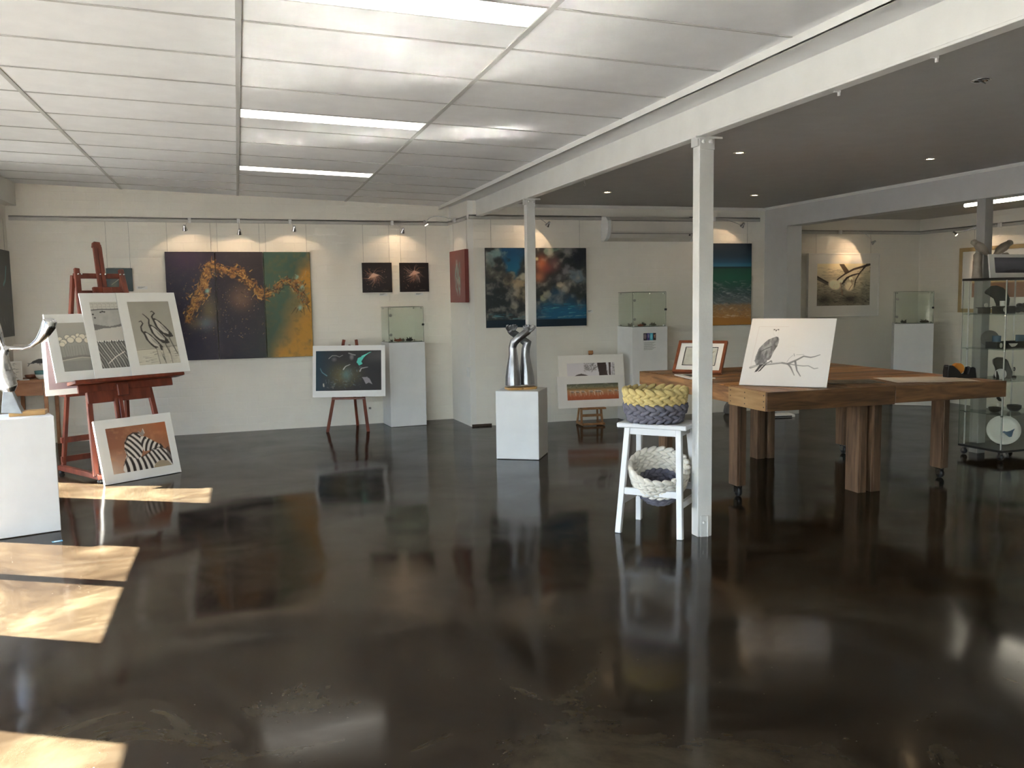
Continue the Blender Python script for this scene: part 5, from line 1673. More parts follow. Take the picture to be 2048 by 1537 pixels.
# ================================================================== TABLE-TOP EASEL WITH TWO LANDSCAPE PRINTS
be = thing('tabletop_easel', 'small wooden table-top easel standing on the floor', 'easel', (3.865, 9.58, 0), R(-4))
for x in (-.125, .125):
    MB().bar((x, -.03, .02), (x * .9, .115, .83) if False else (x * .92, .02, .30), .024, .02, (0, -1, 0)).build('front_strut', M_OAK, be, bevel=.002)
    MB().bar((x, -.10, .02), (x, .16, .02), .024, .028).build('foot_rail', M_OAK, be, bevel=.003)
    MB().bar((x, .14, .03), (x * .6, .06, .55), .02, .018, (0, -1, 0)).build('rear_strut', M_OAK, be, bevel=.002)
MB().bar((-.14, -.06, .205), (.14, -.06, .205), .14, .02, (0, 0, 1)).build('ledge', M_OAK, be, bevel=.002)
MB().bar((-.125, -.02, .115), (.125, -.02, .115), .016, .03, (0, 0, 1)).build('brace', M_OAK, be, bevel=.002)
MB().bar((-.13, -.085, .022), (.13, -.085, .022), .02, .024, (0, 0, 1)).build('brace', M_OAK, be, bevel=.002)
MB().bar((.035, .0, .2), (.035, .125, .84), .045, .018, (0, -1, 0)).build('centre_mast', M_OAK, be, bevel=.003)
clp = MB().bar((.035, .105, .815), (.035, .115, .855), .055, .028, (0, -1, 0)).build('top_clamp', M_OAK, be, bevel=.003)
def art_tree():
    A = Art(110, 42, 2.6, (178, 176, 180), 1.6)
    A.poly([(0, .78), (.10, .76), (.20, .60), (.30, .55), (.40, .62), (.52, .78), (.64, .95), (.66, 1), (0, 1)], (66, 58, 58))
    A.mix(A.poly_mask([(0, .8), (.2, .65), (.3, .6), (.5, .8), (.64, 1), (0, 1)]) * A.noise(12, 2), (96, 88, 86))
    A.poly([(.63, 0), (.82, 0), (.83, .4), (.86, 1), (.66, 1), (.66, .5)], (58, 48, 46))
    A.poly([(.87, 0), (.915, 0), (.91, 1), (.88, 1)], (62, 52, 50))
    A.strokes(150, (.36, 0, .60, .40), .3, .10, .03, [(58, 52, 50), (76, 70, 66), (96, 90, 88)], .7, 3, 1.5)
    A.line([(.64, .22), (.58, .28), (.54, .38), (.50, .5)], .03, (62, 54, 52), 1, (1, .3))
    A.strokes(60, (.92, 0, 1, .9), 1.2, .14, .03, [(84, 78, 76), (120, 114, 112), (66, 60, 58)], .7, 5, 1.2)
    A.strokes(30, (.80, .2, .88, 1), 1.5, .2, .02, [(120, 110, 106), (90, 80, 76)], .5, 6, .2)
    return A
def art_herd():
    A = Art(130, 42, 3.25, (156, 104, 72), 1.55)
    A.vgrad([(0, (70, 72, 62)), (.2, (104, 104, 84)), (.32, (120, 104, 70)), (.38, (150, 118, 80)), (.6, (150, 104, 74)), (.75, (148, 80, 50)), (1, (134, 72, 46))])
    A.strokes(60, (0, 0, 1, .3), .2, .14, .05, [(60, 64, 58), (96, 98, 84), (150, 146, 126), (84, 84, 68)], .7, 3, .9)
    A.line([(0, .34), (1, .32)], .04, (110, 86, 54), .8)
    A.strokes(120, (0, .55, 1, 1), 1.5, .14, .02, [(172, 104, 70), (120, 62, 40), (150, 90, 60)], .5, 4, .3)
    for u, s_ in ((.08, 1), (.18, 1), (.28, .9), (.44, 1), (.55, 1), (.60, 1), (.80, .7), (.92, .8)):
        A.ell(u + .03, .48, .045 * s_, .10 * s_, (104, 92, 82), .9, .1, .4)
        A.line([(u - .02, .45), (u + .05, .46), (u + .085, .54), (u + .09, .70)], .035 * s_, (206, 192, 174), .9, (.8, .6))
        A.line([(u - .015, .5), (u - .01, .76)], .025 * s_, (190, 174, 156), .7, (1, .5))
        A.line([(u + .05, .52), (u + .055, .78)], .02 * s_, (180, 164, 146), .6, (1, .5))
    return A
UL = Vector((math.sin(R(4)) * math.sin(R(10)), math.cos(R(4)) * math.sin(R(10)), math.cos(R(10))))
RL = Vector((math.cos(R(-4)), math.sin(R(-4)), 0))
matted('matted_print', 'upper matted print of a tree and hill on the table-top easel', 'print', (3.482, 9.552, .2165), RL, UL, .79, .602, (.10, .115, .29, .092), art_tree(), 'landscape prints on the table-top easel')
matted('matted_print', 'lower matted print of a grazing herd on the table-top easel', 'print', (3.445, 9.527, .2165), RL, UL, .80, .365, (.113, .068, .088, .092), art_herd(), 'landscape prints on the table-top easel', m=M_MATG)

# ================================================================== WHITE STOOL WITH KNITTED BASKETS
SC = Vector((2.505, 5.077, 0))
st = thing('wooden_stool', 'white painted wooden stool holding two knitted baskets beside the post', 'stool', SC, R(-45))
MB().span((-.225, -.15, .662), (.225, .15, .692)).build('seat', M_STOOL, st, bevel=.006)
LEGT, LEGB = (.165, .105), (.20, .188)
for sx in (-1, 1):
    for sy in (-1, 1):
        MB().bar((sx * LEGB[0], sy * LEGB[1], 0), (sx * LEGT[0], sy * LEGT[1], .664), .036, .036, (0, 1, 0)).build('leg', M_STOOL, st, bevel=.003)
def legat(z, sx, sy):
    k = z / .664
    return Vector((sx * (LEGB[0] + (LEGT[0] - LEGB[0]) * k), sy * (LEGB[1] + (LEGT[1] - LEGB[1]) * k), z))
for sy in (-1, 1):
    MB().bar(legat(.265, -1, sy), legat(.265, 1, sy), .024, .042, (0, 0, 1)).build('stretcher', M_STOOL, st, bevel=.002)
    MB().bar(legat(.64, -1, sy), legat(.64, 1, sy), .02, .045, (0, 0, 1)).build('apron', M_STOOL, st, bevel=.002)
for sx in (-1, 1):
    MB().bar(legat(.20, sx, -1), legat(.20, sx, 1), .024, .042, (0, 0, 1)).build('stretcher', M_STOOL, st, bevel=.002)
    MB().bar(legat(.64, sx, -1), legat(.64, sx, 1), .02, .045, (0, 0, 1)).build('apron', M_STOOL, st, bevel=.002)

def basket(label, loc, tilt_m, rows_, base_m):
    """rows_: (z, radius, material) from the bottom up; each row is a braid of slanted yarn stitches"""
    t = thing('knitted_basket', label, 'basket', matrix=Matrix.Translation(loc) @ tilt_m)
    n = 20
    for k, (z, r_, m, hgt) in enumerate(rows_):
        b = MB()
        for half in (0, 1):
            for i in range(n):
                a = 2 * math.pi * (i + .5 * half + .25 * (k % 2)) / n
                zz = z + (hgt * .25 if half else -hgt * .25)
                rot = Matrix.Rotation(a, 3, 'Z') @ Matrix.Rotation(R(-27 if half else 27), 3, 'X')
                rr = r_ + (.004 if half else -.002)
                b.ell((rr * math.cos(a), rr * math.sin(a), zz), (.019, .044, .0168), rot, 8, 6)
        b.build('knit_row', m, t, smooth=True)
    zb = rows_[0][0] - .012
    rb = rows_[0][1]
    lin_ = MB().tube([(0, 0, z) for z, _, _, _ in rows_], [r_ - .002 for _, r_, _, _ in rows_], 28, caps=False)
    lin_.build('inner_wall', rows_[-1][2] if base_m is None else base_m, t, smooth=True)
    bb = MB()
    for ring, cnt in ((rb * .8, 20), (rb * .5, 13), (rb * .2, 6)):
        for i in range(cnt):
            a = 2 * math.pi * i / cnt
            bb.ell((ring * math.cos(a), ring * math.sin(a), zb), (.026, .034, .014), Matrix.Rotation(a + .5, 3, 'Z'), 8, 5)
    bb.lathe([(rb, zb + .004), (rb * .98, zb - .004)], 28)
    bb.build('knit_base', rows_[0][2], t, smooth=True)
    return t
basket('knitted basket with mustard top and grey base on the stool seat', (2.475, 5.065, .707), Matrix.Rotation(R(6), 4, 'Z'),
       [(.026, .165, M_YARN_G, .05), (.076, .184, M_YARN_G, .05), (.124, .180, M_YARN_Y, .048), (.172, .187, M_YARN_Y, .048)], None)
tl = Matrix.Rotation(R(-26), 4, Vector((math.cos(R(-26)), math.sin(R(-26)), 0))).inverted()
basket('cream knitted basket with grey base lying tilted under the stool seat', (2.525, 5.112, .222), tl,
       [(.016, .104, M_YARN_G, .046), (.060, .138, M_YARN_G, .048), (.108, .160, M_YARN_W, .048), (.156, .170, M_YARN_W, .048), (.204, .176, M_YARN_W, .048)], M_YARN_G)

# ================================================================== BIG PALLET TABLE
tb = thing('pallet_table', 'large rustic table built of pallet timber on castors', 'table', (0, 0, 0))
TZ = .82
rg = random.Random(21)
pl_cache = {}
def plank(x0, y0, z0, x1, y1, z1, m, name='plank'):
    key = (round(x1 - x0, 3), round(y1 - y0, 3), round(z1 - z0, 3), m.name)
    c = ((x0 + x1) / 2, (y0 + y1) / 2, (z0 + z1) / 2)
    if key not in pl_cache:
        o = MB().box((0, 0, 0), (x1 - x0, y1 - y0, z1 - z0)).build(name, m, tb, bevel=.002)
        pl_cache[key] = o
    else:
        o = inst(pl_cache[key], tb)
        o.name = name
    o.location = c
    return o
x = 3.405
while x < 5.35:                                    # front strip: short boards running front to back
    w = .096
    plank(x, 5.245, TZ - .02, min(x + w, 5.385), 5.715, TZ - rg.choice((0, .002, .003)), M_PAL_Y)
    x += w + .007
y = 5.722
while y < 7.20:                                    # main field: boards running left to right, joined in the middle
    w = .098
    dz = rg.choice((0, .002, .004))
    j = 4.40 + rg.choice((-.06, 0, .06))
    plank(3.405, y, TZ - .02, j, y + w, TZ - dz, M_PAL_X)
    plank(j + .004, y, TZ - .02, 5.36, y + w, TZ - dz * .5, M_PAL_X)
    y += w + .008
plank(3.38, 5.222, .690, 4.415, 5.245, TZ, M_PAL_APRON, 'apron_board')
plank(4.419, 5.222, .698, 5.40, 5.245, TZ - .004, M_PAL_APRON, 'apron_board')
plank(3.378, 5.245, .688, 3.403, 5.722, TZ - .002, M_PAL_LIGHT, 'apron_board')
plank(3.384, 5.726, .700, 3.405, 7.24, TZ - .004, M_PAL_Y, 'apron_board')
plank(5.365, 5.245, .700, 5.388, 7.24, TZ - .004, M_PAL_Y, 'apron_board')
plank(3.405, 7.217, .700, 5.365, 7.24, TZ - .004, M_PAL_X, 'apron_board')
for yy in (5.5, 5.9, 6.4, 6.9):
    plank(3.41, yy, .745, 5.36, yy + .06, TZ - .022, M_PAL_X, 'bearer')
def leg(x0, y0, x1, y1, z0, zt=.745):
    l = MB().span((x0, y0, z0), (x0 + .022, y1, zt)).build('leg_board', M_PAL_Z, tb, bevel=.002)
    l2 = MB().span((x0 + .022, y0, z0), (x1, y0 + .022, zt)).build('leg_board', M_PAL_SHADED, tb, bevel=.002)
    l3 = MB().span((x0 + .022, y0 + .022, z0 + .005), (x1 - .01, y1 - .008, zt)).build('leg_core', M_PAL_SHADED, tb)
def castor(x, y, top=.085):
    MB().span((x - .035, y - .03, top - .006), (x + .035, y + .03, top)).build('castor_plate', M_CHROME, tb)
    f = MB().span((x - .022, y - .022, .03), (x - .018, y + .022, top - .006)).span((x + .018, y - .022, .03), (x + .022, y + .022, top - .006)).span((x - .022, y - .022, top - .014), (x + .022, y + .022, top - .006))
    fk = f.build('castor_fork', M_CHROME, tb)
    MB().lathe([(.034, -.012), (.036, -.008), (.036, .008), (.034, .012)], 18, (x, y - .006, .036), Matrix.Rotation(R(90), 3, 'Y')).build('castor_wheel', M_BLACK, fk, smooth=True)
for x, y in ((3.43, 5.68), (5.265, 5.70), (5.27, 6.90), (3.46, 6.90)):
    leg(x, y, x + .075, y + .115, .085)
    castor(x + .04, y + .05)
leg(4.338, 5.50, 4.41, 5.65, 0)
leg(4.452, 5.50, 4.535, 5.62, 0)
leg(4.42, 6.98, 4.50, 7.10, 0)
leg(4.53, 6.98, 4.60, 7.10, 0)
for yy in (5.262, 5.50, 5.69):
    for zz in (.715, .755, .795):
        MB().lathe([(.0045, 0), (.0045, .0015)], 6, (3.378, yy, zz), Matrix.Rotation(R(-90), 3, 'Y')).build('nail_head', M_BLACKM, tb)

# things lying and standing on the table
def art_eagle():
    A = Art(180, 176, 1.02, (206, 204, 202), 1.35)
    A.line([(.098, .74), (.10, .45), (.107, .127), (.457, .127)], .004, (186, 176, 172), .8)
    A.line([(.098, .745), (.165, .715), (.30, .69), (.445, .665), (.525, .68)], .030, (122, 122, 122), .9, (1, .8))
    A.line([(.098, .738), (.30, .682), (.445, .658)], .008, (198, 198, 196), .9)
    bd = [(.33, .28), (.355, .285), (.37, .315), (.372, .36), (.367, .415), (.34, .49), (.31, .61), (.275, .66), (.23, .70), (.157, .705), (.13, .645), (.136, .57), (.155, .46), (.20, .385), (.24, .33), (.29, .30)]
    A.poly(bd, (116, 116, 118))
    m = A.poly_mask(bd)
    A.mix(m * np.clip(A.noise(14, 3, 4, 1.6, .7) * 2.4 - .9, 0, 1), (72, 72, 74))
    A.mix(m * np.clip(A.noise(26, 6, 3, 1.5, .6) * 2.4 - 1.1, 0, 1), (156, 156, 156))
    A.strokes(60, (.14, .34, .35, .68), 2.1, .05, .006, [(64, 64, 66), (88, 88, 90)], .5, 9, .3) if False else None
    A.line([(.19, .50), (.25, .455), (.30, .43)], .012, (62, 62, 64), .8)
    A.line([(.33, .28), (.29, .24), (.285, .17), (.315, .15), (.35, .165), (.352, .21), (.345, .28)], .0035, (188, 186, 182), .8)
    for u, t in ((.296, .175), (.342, .175)):
        A.ell(u, t, .014, .010, (48, 44, 42), 1, .3, .4)
    A.poly([(.308, .178), (.330, .178), (.319, .203)], (44, 42, 42))
    A.poly([(.20, .70), (.245, .69), (.185, .80), (.152, .815)], (58, 58, 60))
    A.poly([(.25, .70), (.285, .68), (.22, .79), (.19, .81)], (66, 66, 68))
    A.ell(.292, .645, .018, .018, (214, 212, 208), 1)
    A.line([(.25, .685), (.30, .665), (.325, .64), (.335, .66)], .016, (84, 84, 84), .8)
    A.line([(.525, .68), (.57, .65), (.625, .615), (.69, .565), (.77, .58), (.82, .565), (.87, .54)], .022, (112, 112, 112), .9, (1.3, .5))
    A.line([(.51, .655), (.53, .60), (.565, .555)], .006, (150, 150, 150), .8)
    A.line([(.575, .53), (.585, .565)], .008, (120, 120, 120), .8)
    A.line([(.605, .545), (.69, .54)], .006, (140, 140, 140), .8)
    A.line([(.605, .645), (.62, .70), (.64, .77), (.69, .85)], .020, (92, 92, 94), .9, (1.2, .5))
    A.line([(.535, .69), (.565, .73), (.59, .78), (.62, .84)], .018, (104, 104, 106), .9, (1.2, .5))
    A.line([(.53, .68), (.62, .695), (.70, .705), (.76, .70), (.83, .74), (.87, .73)], .014, (124, 124, 124), .9, (1, .7))
    A.strokes(10, (.40, .40, .70, .50), .1, .14, .004, [(196, 194, 190)], .5, 2, .2)
    return A
lean = R(38)
ER = Vector((.69133, -.72253, 0))
EB = Vector((.72253, .69133, 0))
sheet('eagle_drawing', 'white board with a drawing of an eagle on a branch propped on the timber table', (3.475, 5.737, TZ + .0045), ER, EB * math.sin(lean) + Vector((0, 0, math.cos(lean))), .612, .598, art_eagle(), prop=(.24, .20))
A = Art(60, 44, 1.4, (150, 150, 138), 1.5)
A.mix(A.noise(6, 4), (176, 176, 168))
A.line([(.6, .75), (.8, .4), (.9, .2)], .07, (110, 100, 78), .9, (1, .4))
A.ell(.55, .6, .06, .12, (70, 74, 66), .9)
fo = Vector((3.797, 6.54, TZ + .011)) - Vector((.707, -.707, 0)) * .42
t = matted('framed_picture', 'small jarrah framed bird picture propped on the timber table', 'picture', fo, (.707, -.707, 0), Vector((.707, .707, 0)) * math.sin(lean) + Vector((0, 0, math.cos(lean))), .42, .325, (.075, .075, .08, .07), A, thick=.012)
MB().ring(0, .42, 0, .325, .024, .396, .024, .301, -.014, .016).build('frame', M_REDFRAME, t, bevel=.002)
MB().ring(.068, .352, .073, .262, .074, .346, .079, .256, -.0052, -.0035).build('inner_border', M_BLACK, t)
MB().add([(.18, .012, .22), (.24, .012, .22), (.18, .17, .135), (.24, .17, .135), (.18, .012, .02), (.24, .012, .02)], [(0, 1, 3, 2), (2, 3, 5, 4), (0, 2, 4), (1, 5, 3), (0, 4, 5, 1)]).build('prop_stand', M_BLACKM, t)
t = thing('flat_mount', 'white mount with a dark picture lying flat on the table corner', 'print', (3.515, 6.48, TZ), R(-8))
MB().span((-.10, -.20, 0), (.10, .20, .008)).build('mat_board', M_MATB, t)
MB().span((-.05, -.15, .0078), (.05, .14, .0092)).build('print', M_BLACKM, t)
t = thing('grey_mount', 'grey mount lying flat behind the eagle drawing', 'print', (4.33, 5.60, TZ), R(-14))
MB().span((-.20, -.13, 0), (.20, .13, .006)).build('mat_board', M_GREYCER, t)
MB().span((-.12, -.07, .0058), (.16, .05, .0072)).build('print', M_BLACK, t)
MB().span((.02, -.01, .0072), (.05, .0, .0095)).build('metal_clip', M_CHROME, t)
for k, lb in enumerate(('large cream paper sheet lying on the right of the timber table', 'second cream paper sheet on top of the first on the timber table')):
    t = thing('paper_sheet', lb, 'paper', (4.93, 5.515, TZ + .004 * k), R(-14 + 7 * k))
    n = 9
    vs, fs = [], []
    w, d = (.62, .40) if k == 0 else (.52, .30)
    for i in range(n):
        for j in range(n):
            vs.append(((i / (n - 1) - .5) * w, (j / (n - 1) - .5) * d, .0015 + .0015 * math.sin(i * 1.3 + k) * math.cos(j * .9)))
    for i in range(n - 1):
        for j in range(n - 1):
            fs.append((i * n + j, (i + 1) * n + j, (i + 1) * n + j + 1, i * n + j + 1))
    o = MB().add(vs, fs).build('sheet', M_PAPER, t, smooth=True)
    o.modifiers.new('thickness', 'SOLIDIFY').thickness = -.0015
t = thing('tape_dispenser', 'black tape dispenser with an orange roll on the table edge', 'tape dispenser', (5.255, 5.52, TZ), R(-12))
MB().prism([(-.115, 0), (.115, 0), (.105, .075), (.085, .085), (.06, .08), (.045, .03), (.0, .025), (-.03, .06), (-.075, .098), (-.11, .10), (-.118, .05)], -.035, -.025, 'xz').build('side_plate', M_BLACK, t, bevel=.003)
MB().prism([(-.115, 0), (.115, 0), (.105, .075), (.085, .085), (.06, .08), (.045, .03), (.0, .025), (-.03, .06), (-.075, .098), (-.11, .10), (-.118, .05)], .025, .035, 'xz').build('side_plate', M_BLACK, t, bevel=.003)
MB().span((-.115, -.025, 0), (.112, .025, .022)).span((-.118, -.025, .02), (-.09, .025, .09)).span((.075, -.025, .02), (.105, .025, .075)).build('body', M_BLACK, t)
MB().lathe([(.02, -.022), (.042, -.022), (.042, .022), (.02, .022)], 24, (-.02, 0, .072), Matrix.Rotation(R(90), 3, 'X')).build('tape_roll', M_ORANGE, t, smooth=False)

# ================================================================== GLASS DISPLAY TOWER
gt = thing('display_tower', 'glass display tower with black top and base at the right edge', 'display case', (6.27, 6.09, 0), R(3))
TWX, TWY = .62, .47
MB().span((0, 0, .075), (TWX, TWY, .095)).build('base_plate', M_BLACK, gt, bevel=.003)
MB().span((-.005, -.005, 1.570), (TWX + .005, TWY + .005, 1.590)).build('top_plate', M_BLACK, gt, bevel=.003)
SH = [.395, .69, .965, 1.27]
for z in SH:
    MB().span((.008, .008, z), (TWX - .008, TWY - .008, z + .008)).build('glass_shelf', M_SHELF, gt)
for x, y in ((.035, .04), (.035, TWY - .04), (TWX - .035, .04), (TWX - .035, TWY - .04)):
    MB().tube([(x, y, .095), (x, y, 1.570)], .0065, 10).build('corner_rod', M_WHITEPL, gt, smooth=True)
    for z in SH:
        MB().lathe([(.012, -.010), (.012, .0)], 10, (x, y, z)).build('shelf_collar', M_CHROME, gt)
    MB().lathe([(.028, -.012), (.030, 0), (.028, .012)], 14, (x, y, .032), Matrix.Rotation(R(90), 3, 'Y')).build('castor_wheel', M_BLACK, gt, smooth=True)
    MB().span((x - .018, y - .012, .03), (x + .018, y + .012, .078)).build('castor_fork', M_CHROME, gt)
MB().span((.001, .005, .097), (.006, TWY - .005, 1.568)).build('side_pane', M_GLASS, gt)
MB().span((TWX - .006, .005, .097), (TWX - .001, TWY - .005, 1.568)).build('side_pane', M_GLASS, gt)
MB().span((.005, TWY - .006, .097), (TWX - .005, TWY - .001, 1.568)).build('back_pane', M_GLASS, gt)
MB().span((.02, .001, .097), (TWX - .02, .006, 1.568)).build('door_pane', M_GLASS, gt)
for x, y in ((.0035, .004), (.0035, TWY - .004)):
    MB().tube([(x, y, .097), (x, y, 1.568)], .0025, 4).build('glass_edge', M_GLASSEDGE, gt)
TM = Matrix.Translation((6.27, 6.09, 0)) @ Matrix.Rotation(R(3), 4, 'Z')
def tw(x, y, z):
    return TM @ Vector((x, y, z))
# on top: a mounted print and two carved birds
A = Art(110, 38, 2.9, (84, 84, 92), 1.6)
A.vgrad([(0, (72, 72, 80)), (.3, (92, 92, 100)), (.55, (84, 84, 92)), (.72, (70, 70, 80)), (1, (62, 62, 70))])
A.poly([(0, .98), (.2, .86), (.4, .74), (.6, .80), (.8, .72), (1, .80), (1, 1), (0, 1)], (44, 44, 48))
A.mix(A.noise(4, 5) * .3, (104, 104, 110))
matted('matted_print', 'long matted grey landscape print on top of the glass tower', 'print', tw(-.055, .13, 1.59), (.998, .05, 0), (0, .14, 1), .66, .205, (.06, .06, .043, .028), A)
def carved_bird(label, base, rz, flip):
    t = thing('carved_bird', label, 'carving', base, rz, group='carved birds on the glass tower')
    s_ = -1 if flip else 1
    MB().lathe([(.045, 0), (.042, .02), (.034, .12), (.038, .205), (.02, .225)], 12).build('stump', M_DRIFT, t, smooth=True)
    b = MB()
    b.tube([(s_ * x, 0, z) for x, z in ((.045, .315), (.02, .300), (-.02, .275), (-.07, .245), (-.105, .218), (-.15, .19))], [(.010, .02), (.028, .032), (.038, .046), (.034, .04), (.022, .02), (.006, .012)], 12, hint=(0, 1, 0))
    b.ell((s_ * .045, 0, .312), (.034, .027, .027), None, 10, 7)
    b.build('bird_body', M_DRIFT, t, smooth=True)
    MB().tube([(s_ * .07, 0, .315), (s_ * .092, 0, .303)], [.009, .002], 8).build('beak', M_DRIFT, t, smooth=True)
    for yy in (-.02, .02):
        MB().tube([(s_ * x, yy, z) for x, z in ((.0, .30), (-.05, .262), (-.10, .228))], [(.006, .022), (.008, .028), (.003, .008)], 8, hint=(0, 1, 0)).build('wing', M_DRIFT, t, smooth=True)
    return t
carved_bird('carved driftwood bird facing left on top of the glass tower', tw(-.02, .30, 1.59), R(4), True)
carved_bird('carved driftwood bird facing right on top of the glass tower', tw(.30, .30, 1.59), R(3), False)

# shelf by shelf
def pot(name, label, cat, loc, prof, m, rz=0, parts=()):
    t = thing(name, label, cat, loc, rz)
    MB().lathe(prof, 20).build('vessel', m, t, smooth=True)
    for nm, mb, mm in parts:
        mb.build(nm, mm, t, smooth=True)
    return t
zs = 1.2785
t = thing('clock_box', 'small brown box with a round white dial in the tower', 'ornament', tw(.075, .30, zs), R(3))
MB().span((-.045, -.03, 0), (.045, .03, .052)).build('box_body', M_DARKCER, t, bevel=.003)
MB().span((-.062, -.034, .05), (.062, .034, .056)).build('box_lid', M_BLACKM, t)
MB().lathe([(.019, -.004), (.019, .004)], 18, (0, -.02, .075), Matrix.Rotation(R(90), 3, 'X')).build('dial', M_PORCELAIN, t)
t = thing('black_box', 'black box with a pale leaf mark on the upper tower shelf', 'box', tw(.215, .22, zs), R(3))
MB().span((-.085, -.05, 0), (.085, .05, .065)).build('box_body', M_BLACK, t, bevel=.003)
MB().ell((-.045, -.051, .034), (.018, .0012, .022), None, 12, 6).build('leaf_mark', M_PORCELAIN, t)
t = pot('glass_tumbler', 'small pale tumbler on the black box in the tower', 'cup', tw(.20, .22, zs + .065), [(.020, 0), (.022, .004), (.024, .045), (.022, .045), (.018, .006)], M_PORCELAIN)
t = thing('fin_sculpture', 'black curved fin sculpture on the upper tower shelf', 'sculpture', tw(.27, .34, zs), R(-40))
MB().prism([(.02, 0), (.06, .02), (.095, .07), (.10, .125), (.075, .185), (.045, .225), (-.01, .248), (-.05, .245), (-.085, .215), (-.125, .185), (-.075, .165), (-.03, .13), (-.01, .08), (-.005, .03)], -.014, .014, 'xz').build('fin', M_BLACKM, t, bevel=.006)
MB().span((-.02, -.03, 0), (.08, .03, .012)).build('fin_base', M_BLACK, t)
t = thing('dark_rock', 'dark knobbly ceramic on the right of the upper tower shelf', 'ornament', tw(.42, .2, zs))
b = MB()
for i in range(9):
    b.ell((rnd.uniform(-.06, .06), rnd.uniform(-.03, .03), rnd.uniform(.022, .07)), (.03, .026, .022), None, 8, 5)
b.build('rock_lumps', M_DARKCER, t, smooth=True)
zs = .9735
t = thing('long_tray', 'long black tray with pale marks on the tower shelf', 'tray', tw(.25, .18, zs), R(3))
MB().span((-.21, -.06, 0), (.21, .06, .012)).build('tray_floor', M_BLACK, t)
MB().ring(-.21, .21, -.06, .06, -.2, .2, -.05, .05, 0, .06).build('tray_wall', M_BLACK, t).rotation_euler = (R(90), 0, 0)
MB().ell((-.165, -.061, .03), (.018, .0012, .022), None, 12, 6).build('round_mark', M_PORCELAIN, t)
MB().prism([(-.08, .045), (.03, .042), (.0, .018), (-.04, .012)], -.0625, -.0605, 'xz').build('leaf_mark', M_PORCELAIN, t)
for lb, xx, yy in (('grey blue mug at the left end of the long tray', .10, .18), ('blue mug at the right end of the long tray', .36, .17)):
    t = thing('ceramic_mug', lb, 'mug', tw(xx, yy, zs + .012), R(30), group='mugs on the tower tray')
    MB().lathe([(.032, 0), (.035, .003), (.035, .10), (.031, .10), (.030, .008)], 20).build('mug_body', M_BLUEGLAZE, t, smooth=True)
    MB().tube([(.034, 0, .075), (.055, 0, .07), (.06, 0, .05), (.052, 0, .03), (.034, 0, .025)], .005, 8).build('mug_handle', M_BLUEGLAZE, t, smooth=True)
t = thing('grey_plate', 'round grey plate standing behind the long tray', 'plate', tw(.22, .36, zs), R(-40))
MB().lathe([(.01, .0), (.05, .002), (.075, .010), (.074, .014), (.048, .007), (.01, .006)], 28, (0, 0, .076), Matrix.Rotation(R(80), 3, 'X')).build('plate_body', M_GREYBAG, t, smooth=True)
MB().span((-.03, -.02, 0), (.03, .025, .01)).build('plate_stand', M_BLACK, t)
zs = .6985
t = thing('carved_mask', 'dark carved head sculpture on the middle tower shelf', 'sculpture', tw(.245, .26, zs), R(-40))
MB().prism([(-.06, 0), (.09, 0), (.095, .06), (.07, .12), (.055, .165), (.02, .185), (-.03, .19), (-.065, .165), (-.06, .13), (-.045, .10), (-.035, .06)], -.035, .035, 'xz').build('head', M_DARKCER, t, bevel=.008)
t = thing('shell_disc', 'pale curled shell disc beside the carved head in the tower', 'ornament', tw(.15, .17, zs), R(-40))
MB().lathe([(.018, -.006), (.045, -.004), (.048, 0), (.045, .004), (.018, .006)], 24, (0, 0, .048), Matrix.Rotation(R(80), 3, 'X')).build('disc', M_PORCELAIN, t, smooth=True)
MB().prism([(-.035, 0), (-.01, 0), (-.012, .03), (-.028, .075), (-.035, .075)], -.012, .012, 'xz').build('stem', M_DARKCER, t)
t = thing('tiny_figurine', 'tiny dark figurine on a wire stand in the tower', 'figurine', tw(.39, .24, zs))
MB().lathe([(.02, 0), (.02, .012), (.008, .018)], 14).build('stand', M_DARKCER, t, smooth=True)
MB().tube([(0, 0, .016), (0, 0, .065)], .0015, 6).build('wire', M_WIRE, t)
MB().ell((0, 0, .078), (.012, .008, .018), None, 8, 6).build('figure', M_BLACKM, t, smooth=True)
MB().ell((-.008, -.004, .078), (.005, .005, .006), None, 8, 5).build('pale_spot', M_PORCELAIN, t)
zs = .4035
for lb, xx, yy, sz in (('dark rough bowl at the left of the lower tower shelf', .13, .2, .05), ('dark rough bowl at the right of the lower tower shelf', .36, .2, .058)):
    pot('rough_bowl', lb, 'bowl', tw(xx, yy, zs), [(sz * .6, 0), (sz, sz * .4), (sz * 1.05, sz * .9), (sz * .85, sz * .95), (sz * .7, sz * .5), (.005, sz * .2)], M_DARKCER)
t = thing('bird_figurine', 'small dark bird figurine between the rough bowls', 'figurine', tw(.265, .28, zs))
MB().lathe([(.018, 0), (.018, .06), (.012, .07)], 12).build('perch', M_PORCELAIN, t, smooth=True)
MB().tube([(.025, 0, .085), (.012, 0, .095), (-.01, 0, .115), (-.02, 0, .145)], [(.004, .006), (.014, .016), (.013, .016), (.003, .004)], 10, hint=(0, 1, 0)).build('bird', M_BLACKM, t, smooth=True)
zs = .0955
t = thing('bird_plate', 'large round white plate with a blue bird at the tower bottom', 'plate', tw(.30, .25, zs), R(-40))
q = Matrix.Rotation(R(80), 3, 'X')
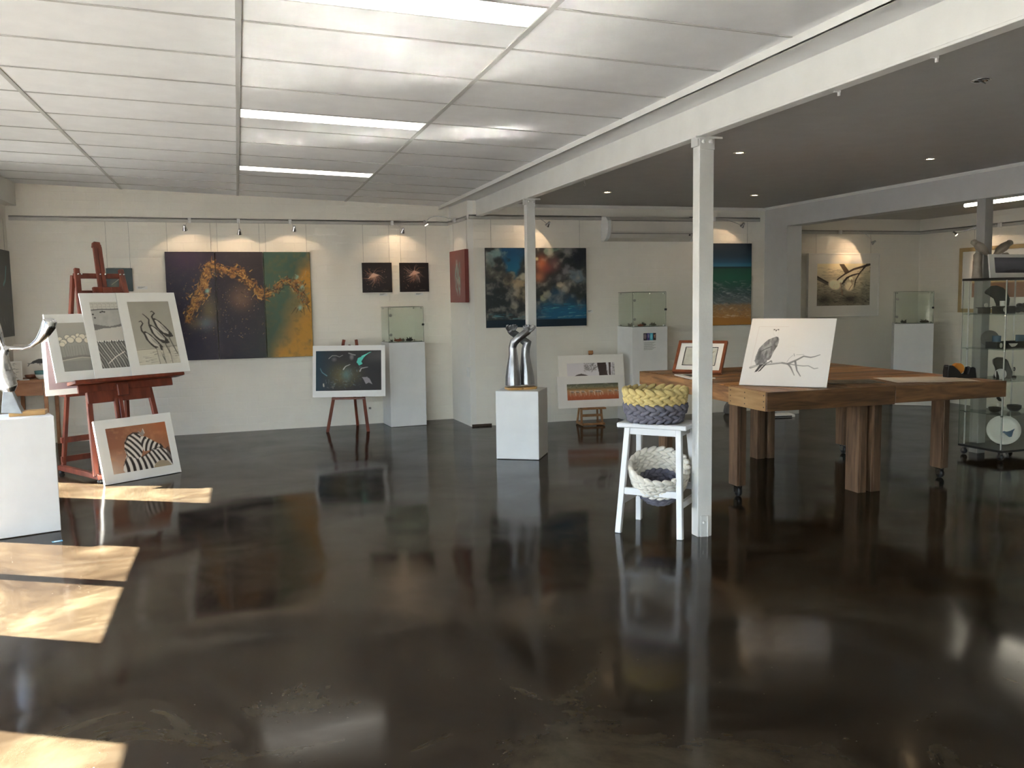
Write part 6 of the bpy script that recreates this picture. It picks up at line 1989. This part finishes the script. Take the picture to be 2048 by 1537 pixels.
MB().lathe([(.02, .0), (.10, .004), (.132, .014), (.131, .019), (.10, .010), (.02, .008)], 36, (0, 0, .132), Matrix.Diagonal((1.06, 1, 1)) @ q).build('plate_body', M_PORCELAIN, t, smooth=True)
A = Art(56, 40, 1.4, (200, 198, 190), 1.0)
bp_ = MB().prism([(-.025, .010), (-.012, .020), (.008, .014), (.035, .022), (.075, .046), (.062, .018), (.055, -.012), (.050, -.030), (.030, -.034), (.012, -.020), (-.005, -.004)], .0, .002, 'xy')
bo_ = bp_.build('blue_bird', M_BLUEGLAZE, t)
bo_.matrix_local = Matrix.Translation((.015, -.013, .105)) @ Matrix.Rotation(R(80), 4, 'X')
MB().tube([(.06, -.014, .072), (.056, -.016, .045)], .0016, 5).build('bird_leg', M_BLUEGLAZE, t)
MB().tube([(.05, -.014, .072), (.068, -.016, .045)], .0016, 5).build('bird_leg', M_BLUEGLAZE, t)
MB().span((-.05, -.02, 0), (.05, .04, .008)).build('plate_stand', M_BLACK, t)

# odds and ends on the floor
t = thing('grey_bag', 'slumped grey fabric bag on the floor by the middle wall', 'bag', (5.84, 9.82, 0))
b = MB()
b.tube([(0, 0, .004), (0, 0, .03), (.0, 0, .09), (.01, 0, .14), (.02, 0, .165)], [(.085, .06), (.10, .075), (.09, .065), (.065, .04), (.02, .015)], 14, hint=(0, 1, 0))
b.build('bag_body', M_GREYBAG, t, smooth=True)
MB().tube([(-.03, 0, .15), (-.02, -.01, .19), (.02, -.01, .195), (.05, 0, .15)], .006, 6).build('bag_handle', M_GREYBAG, t, smooth=True)
t = thing('flat_box', 'flat white box on the floor beside the pier', 'box', (6.25, 9.36, 0), R(-10))
MB().span((-.14, -.09, 0), (.14, .09, .03)).build('box_body', M_WHITEPL, t, bevel=.003)
MB().span((-.12, -.095, .004), (.10, -.088, .018)).build('dark_label', M_BLACKM, t)
t = thing('floor_tag', 'tiny blue tag lying on the floor beside the left pedestal', 'tag', (-1.145, 6.10, 0), R(20))
MB().span((-.03, -.018, 0), (.03, .018, .0015)).build('tag_card', M_BLUE, t)
MB().span((-.02, -.01, .0014), (.018, .006, .0019)).build('tag_print', M_WHITEPL, t)
